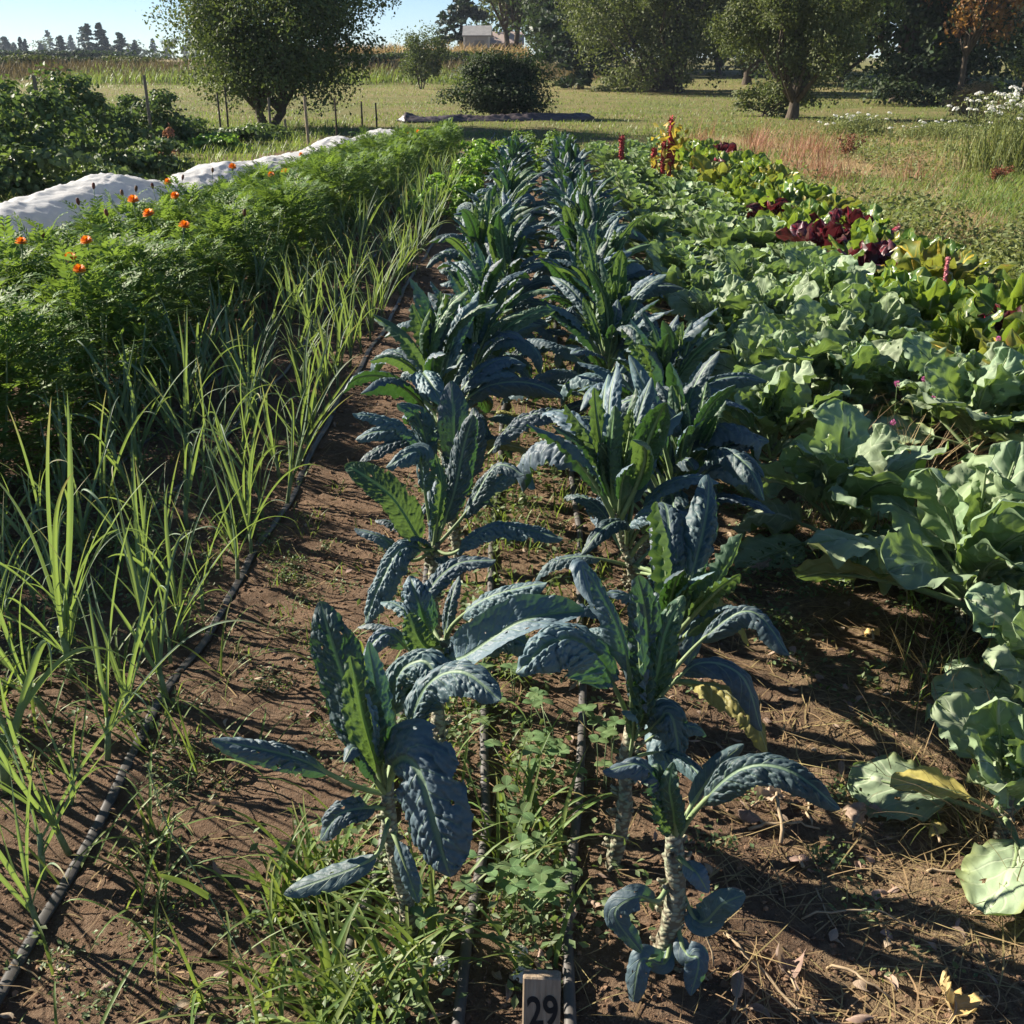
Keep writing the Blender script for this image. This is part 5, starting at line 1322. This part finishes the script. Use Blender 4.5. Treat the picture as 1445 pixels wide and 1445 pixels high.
tree('shade_tree', 'tree', 1040, 66, 110, 11, 12, .8, 20000, .32, 'tree_dark', 'dark tree filling the gap between the two olive-green trees', None, .3, 45)
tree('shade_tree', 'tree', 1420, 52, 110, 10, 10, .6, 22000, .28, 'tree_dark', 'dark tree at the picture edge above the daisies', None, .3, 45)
for i, (px, y, wd, k) in enumerate(((840, 84, 12, 13000), (905, 88, 13, 13000), (1000, 84, 12, 13000), (1090, 78, 12, 13000), (1165, 70, 11, 13000), (1330, 66, 11, 13000), (1480, 62, 11, 9000), (770, 112, 14, 9000))):
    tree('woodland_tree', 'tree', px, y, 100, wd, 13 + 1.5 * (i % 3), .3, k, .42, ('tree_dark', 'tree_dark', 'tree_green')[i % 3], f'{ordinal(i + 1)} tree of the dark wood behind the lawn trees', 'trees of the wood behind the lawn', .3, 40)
tree('rust_tree', 'tree', 1330, 40, 90, 4.6, 5.2, 2.2, 4200, .16, 'tree_rust', 'tree with rust brown autumn leaves over the rounded shrub', None, .12, 22)
tree('pale_tree', 'tree', 1440, 38, 90, 3.0, 5.0, 2.6, 2600, .15, 'tree_pale', 'pale silvery tree at the upper corner behind the shrub', None, .1, 18)
tree('broadleaf_tree', 'tree', 722, 92, 100, 9, 13, 4.4, 24000, .32, 'tree_olive', 'tall leafy tree overhanging the pale shed', None, .35, 50, 0, 2)
tree('broadleaf_tree', 'tree', 770, 98, 100, 9, 14, 2.2, 18000, .32, 'tree_dark', 'tall shaded tree between the shed and the olive-green tree', None, .35, 40)
tree('sapling_tree', 'tree', 600, 62, 125, 2.9, 3.1, .4, 5200, .13, 'tree_green', 'young bright green tree on the lawn before the dry corn', None, .06, 24, multi=3)

def conifer(px, y, h, w, label, group, k=2600, name='conifer_tree', z0=None, dense=1.0, leaf=None):
    b = PD(px, 300, y); x = b[0]; z = float(terrain(x, y)) - .1 if z0 is None else z0
    o = empty(name, (x, y, z), label, 'conifer', group)
    a = Acc(); nb = int(70 * dense); f = rng.random(nb) ** .85
    az = rng.uniform(0, 6.28, nb); L = w / 2 * (1 - f) ** .8 * rng.uniform(.6, 1.1, nb) + .03 * w
    hb = h * (.06 + .94 * f)
    j = rng.integers(0, nb, k); s = rng.random(k) ** .7
    C = np.stack([np.cos(az[j]) * L[j] * s, np.sin(az[j]) * L[j] * s, hb[j] - .22 * L[j] * s ** 1.3], -1) + rng.normal(size=(k, 3)) * np.array([.05, .05, .025]) * w * .6
    cards(a, C, leaf or h * .06, np.array([[0, 0, 1.]]) + rng.normal(size=(k, 3)) * .5, .5)
    link('crown', a.mesh(name + '_crown', M['conifer']), o)
    t = Acc(); tube(t, [(0, 0, -.3), (0, 0, h * .5), (0, 0, h * .97)], [h * .022, h * .013, h * .003], 7); link('trunk', t.mesh(name + '_trunk', M['bark']), o)
conifer(655, 105, 9.2, 7.5, 'dark fir standing against the sky beside the leafy trees', None, 5200)
conifer(815, 60, 9.0, 6.5, 'drooping cedar whose boughs hang beside the olive-green tree', None, 5600, 'cedar_tree')
fg = 'far trees on the horizon beyond the hay field'
far = [(8, 140, 46, 24, 'dark fir at the picture edge beyond the beans'), (45, 330, 52, 26, 'hazy fir above the bean plants, taller of two'), (28, 340, 60, 20, 'hazy fir close to the picture edge, smaller of two'), (66, 300, 52, 9, 'slim poplar-like tree, first of the narrow pair'), (73, 300, 55, 9, 'slim poplar-like tree, second of the narrow pair'),
       (120, 270, 50, 21, 'dark squat fir alone on the horizon'), (158, 260, 33, 19, 'tall fir, first of the twin tallest on the horizon'), (174, 260, 32, 22, 'tall fir, second of the twin tallest on the horizon'), (199, 265, 46, 26, 'broad fir just past the twin tallest'), (218, 265, 60, 15, 'short fir at the end of the tall cluster'), (143, 300, 68, 22, 'low fir before the twin tallest')]
for (px, y, pyt, wpx, lab) in far:
    z = float(terrain(PD(px, 300, y)[0], y)); h = zat(px, pyt, y) - z
    conifer(px, y, h, wpx * y / 1549 * 1.5, lab, fg, 2600, leaf=h * .10)
for i in range(46):
    px = -30 + i * 12.5 + rng.normal() * 3; y = 420 + rng.normal() * 25; hh = rng.uniform(3, 8) * (1.25 if i % 5 == 0 else 1)
    if i % 3: conifer(px, y, hh * 1.3, hh * 1.0, 'small hazy tree in the long line on the horizon', fg, 500, leaf=1.1)
    else: leafy('far_tree', 'tree', at(px, y), y, hh * .9, hh * .7, hh * .95, 320, 1.0, 'tree_green', 'small hazy tree in the long line on the horizon', fg, 9, 2, .3, z=float(terrain(at(px, y), y)))

# bushes
leafy('dark_bush', 'bush', at(708, 32), 32, 1.95, 1.4, zat(710, 72, 32), 22000, .08, 'tree_dark', 'big dark rounded bush on the lawn behind the black tarp', None, 44, 8, .04)
leafy('rounded_shrub', 'shrub', at(1375, 30), 30, 1.7, 1.5, zat(1375, 48, 30), 8000, .10, 'tree_olive', 'rounded yellowish shrub above the daisy clump', None, 24, 6, .03)
leafy('straw_shrub', 'shrub', at(1300, 31), 31, 1.1, .9, 1.25, 3000, .12, 'drygrass', 'straw coloured tangle at the foot of the rounded shrub', None, 14, 6, .02, .2)
leafy('low_shrub', 'shrub', at(1040, 33), 33, 1.5, 1.0, .95, 3200, .10, 'tree_olive', 'low twiggy shrub at the base of the grey-green tree', None, 16, 8, .03)
leafy('low_shrub', 'shrub', at(880, 56), 56, 3.2, 1.2, 1.3, 4200, .17, 'tree_olive', 'low shrub along the lawn under the big olive-green tree', None, 20, 6, .03)
leafy('bank_shrub', 'shrub', at(655, 82), 82, 3.0, 1.2, 1.1, 2600, .22, 'tree_olive', 'scrubby shrub on the bank below the pale shed', None, 18, 6, .04)
for i, (px, y, rx, h) in enumerate(((110, 79, 5, 1.1), (190, 80, 6, .9), (255, 80, 5, 1.0), (560, 78, 4, 1.3), (500, 79, 5, 1.2), (620, 80, 4, 1.5))):
    leafy('bank_shrub', 'shrub', at(px, y), y, rx, 1.5, h * .8, 2400, .22, 'tree_dark' if i % 2 else 'tree_olive', f'brownish scrub on the grassy bank, {ordinal(i + 1)} counting along the bank', 'scrub along the bank', 14, 5, .03)
leafy('hedge_shrub', 'shrub', at(180, 150), 150, 26, 2, 1.5, 3000, .5, 'tree_dark', 'long low dark hedge across the hay field', None, 30, 1, .05)
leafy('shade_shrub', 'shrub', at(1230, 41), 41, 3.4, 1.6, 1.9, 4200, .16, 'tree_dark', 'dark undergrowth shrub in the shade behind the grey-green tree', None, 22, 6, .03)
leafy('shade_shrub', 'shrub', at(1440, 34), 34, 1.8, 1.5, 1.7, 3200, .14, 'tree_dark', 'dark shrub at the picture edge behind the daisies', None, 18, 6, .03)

# ------------------------------------------------------------------ tarp on the lawn
def tarp():
    a = Acc(); nx, ny = 150, 26
    x0, x1 = PD(562, 172, 30.2)[0], PD(838, 165, 31.4)[0]
    u, v = np.meshgrid(np.linspace(0, 1, nx), np.linspace(-1, 1, ny), indexing='ij')
    X = x0 + (x1 - x0) * u; hw = .42 * (.6 + .5 * fbm(u * 6, u * 0, 4, 2)) * sm(0, .05, u) * sm(1, .96, u) + .02
    Y = 29.9 + 1.1 * u + v * hw
    Z = (.04 + .13 * fbm(u * 7, u * 0 + 2, 6, 3)) * (.5 + .9 * fbm(u * 15, v * 2, 66, 2)) * (1 - np.abs(v) ** 2.5) * sm(0, .05, u) * sm(1, .97, u) + .09 * (1 - np.abs(2 * fbm(u * 18 + v * 3, v * 1.5 - u * 6, 8, 3) - 1)) ** 3 * .8 * (1 - v ** 4) + .025
    i, j = np.meshgrid(np.arange(nx - 1), np.arange(ny - 1), indexing='ij')
    q = np.stack([i * ny + j, (i + 1) * ny + j, (i + 1) * ny + j + 1, i * ny + j + 1], -1).reshape(-1, 4)
    a.add(np.stack([X, Y, np.maximum(Z, .012) + terrain(X, Y)], -1), q)
    o = link('black_tarp', a.mesh('black_tarp', plain('tarp_plastic', (.05, .042, .045), (.12, .10, .10), 5, .35, .5, .02, .5)))
    md = o.modifiers.new('thick', 'SOLIDIFY'); md.thickness = .004
    tag(o, 'long rolled black plastic tarp lying crumpled on the lawn before the dark bush', 'tarp')
tarp()

# ------------------------------------------------------------------ buildings glimpsed between the trees
def shed():
    y = 96; x0, x1 = PD(656, 60, y)[0], PD(690, 60, y)[0]; z1, z0 = zat(660, 46, y), zat(660, 74, y)
    g = float(terrain(x0, y)); o = empty('pale_shed', ((x0 + x1) / 2, y, g), 'small weathered pale grey shed half hidden by leafy trees', 'shed')
    w = x1 - x0; H_ = z1 - g - .15; a = Acc(); box(a, (0, 1.2, H_ / 2 - .1), (w, 2.4, H_ + .2), bev=.02); link('wall', a.mesh('shed_wall', plain('grey_boards', (.42, .42, .42), (.6, .6, .6), 3, .8, .4, .01, stretch=(8, 8, .4)), False), o)
    r = Acc(); v = np.array([(-w / 2 - .2, -.15, H_ - .05), (w / 2 + .2, -.15, H_ - .05), (w / 2 + .2, 1.2, H_ + .7), (-w / 2 - .2, 1.2, H_ + .7), (w / 2 + .2, 2.6, H_ - .05), (-w / 2 - .2, 2.6, H_ - .05)])
    v2 = v - [0, 0, .1]; V = np.concatenate([v, v2]); q = [(0, 1, 2, 3), (3, 2, 4, 5), (6, 9, 8, 7), (9, 11, 10, 8), (0, 6, 7, 1), (4, 10, 11, 5), (0, 3, 9, 6), (3, 5, 11, 9), (1, 7, 8, 2), (2, 8, 10, 4)]
    r.add(V, q); link('roof', r.mesh('shed_roof', plain('grey_roof', (.3, .3, .31), (.42, .42, .42), 3, .7, .3), False), o)
    for sx in (-1, 1):
        b = Acc(); box(b, (sx * (w / 2 + .02), -.03, H_ / 2 - .1), (.14, .12, H_ + .2), bev=.01); link('corner_board', b.mesh('corner_board', plain('white_board', (.7, .7, .68), (.78, .78, .76), 3, .7, .1), False), o)
    d = Acc(); box(d, (.2, -.02, 1.0), (.8, .06, 1.9), bev=.01); link('door', d.mesh('shed_door', plain('grey_door', (.3, .3, .3), (.4, .4, .4), 3, .8, .1), False), o)
    y = 104; x = PD(714, 60, y)[0]; g = float(terrain(x, y)); zt = zat(714, 44, y); zc = zat(714, 60, y)
    o = empty('brick_house', (x, y, g), 'small reddish house with pale roof glimpsed under the trees', 'house')
    w = 2.6; hh = zc - g; a = Acc(); box(a, (0, 1.5, hh / 2 - .1), (w, 3, hh + .2), bev=.02); link('wall', a.mesh('house_wall', plain('brick_red', (.28, .13, .10), (.36, .2, .15), 6, .85, .3), False), o)
    r = Acc(); e = .25; v = np.array([(-w / 2 - e, -e, hh - .05), (w / 2 + e, -e, hh - .05), (w / 2 + e, 1.5, zt - g), (-w / 2 - e, 1.5, zt - g), (w / 2 + e, 3 + e, hh - .05), (-w / 2 - e, 3 + e, hh - .05)]); v2 = v - [0, 0, .12]
    r.add(np.concatenate([v, v2]), q); link('roof', r.mesh('house_roof', plain('pink_roof', (.46, .36, .32), (.56, .46, .42), 5, .8, .3), False), o)
    b = Acc(); box(b, (.2, -.02, hh * .55), (.8, .08, .9), bev=.01); wn = link('window', b.mesh('house_window', plain('white_frame', (.6, .6, .6), (.7, .7, .7), 5, .7, .1), False), o)
    c = Acc(); box(c, (.2, -.065, hh * .55), (.62, .03, .72)); link('pane', c.mesh('window_pane', plain('dark_glass', (.03, .03, .035), (.05, .05, .05), 3, .1, 0), False), wn)
shed()

# ------------------------------------------------------------------ air, sky, sun, camera
SUN_EL, SUN_AZ = R(28), math.atan2(.41, -.91)          # azimuth as an angle in the ground plane from +X
def haze():
    a = Acc(); box(a, (0, 240, 7.0), (900, 560, 17))
    m, nt, ns, ln = new_mat('haze_air'); out = nd(nt, 'ShaderNodeOutputMaterial'); pv = nd(nt, 'ShaderNodeVolumePrincipled')
    pv.inputs['Color'].default_value = (.66, .78, .95, 1); pv.inputs['Density'].default_value = .00032; pv.inputs['Anisotropy'].default_value = .0
    ln.new(pv.outputs[0], out.inputs['Volume'])
    tag(link('haze', a.mesh('haze', m, False)), kind='stuff')
USE_HAZE = True
if USE_HAZE: haze()

w = bpy.data.worlds.new('World'); scene.world = w; w.use_nodes = True
nt = w.node_tree; bg = nt.nodes['Background']; sky = nt.nodes.new('ShaderNodeTexSky'); sky.sky_type = 'NISHITA'; sky.sun_disc = False
sky.sun_elevation = SUN_EL; sky.sun_rotation = PI / 2 - SUN_AZ; sky.air_density = .62; sky.dust_density = .08; sky.ozone_density = 3.6
nt.links.new(sky.outputs[0], bg.inputs[0]); bg.inputs[1].default_value = .050
sl = bpy.data.lights.new('sun', 'SUN'); sl.energy = 5.0; sl.angle = R(.53); sl.color = (1.0, .90, .76)
so = bpy.data.objects.new('sun', sl); COL.objects.link(so)
from mathutils import Vector, Matrix
sd = Vector((math.cos(SUN_EL) * math.cos(SUN_AZ), math.cos(SUN_EL) * math.sin(SUN_AZ), math.sin(SUN_EL)))
so.rotation_euler = sd.to_track_quat('Z', 'Y').to_euler(); so.location = (-20, 10, 30)

cam = bpy.data.cameras.new('camera'); co = bpy.data.objects.new('camera', cam); COL.objects.link(co)
cam.sensor_fit = 'AUTO'; cam.sensor_width = 36; cam.lens = 36 * FOC / 1445; cam.clip_start = .05; cam.clip_end = 4000
mat = Matrix((CR, CU, -CF)).transposed().to_4x4(); mat.translation = Vector((0, 0, H)); co.matrix_world = mat
scene.camera = co

vs = scene.view_settings; vs.view_transform = 'Standard'; vs.look = 'None'; vs.exposure = 1.48; vs.gamma = 1
cy = scene.cycles; cy.max_bounces = 7; cy.diffuse_bounces = 3; cy.glossy_bounces = 2; cy.transmission_bounces = 4; cy.transparent_max_bounces = 6; cy.volume_bounces = 0
cy.use_denoising = True; cy.caustics_reflective = False; cy.caustics_refractive = False; cy.sample_clamp_indirect = 4
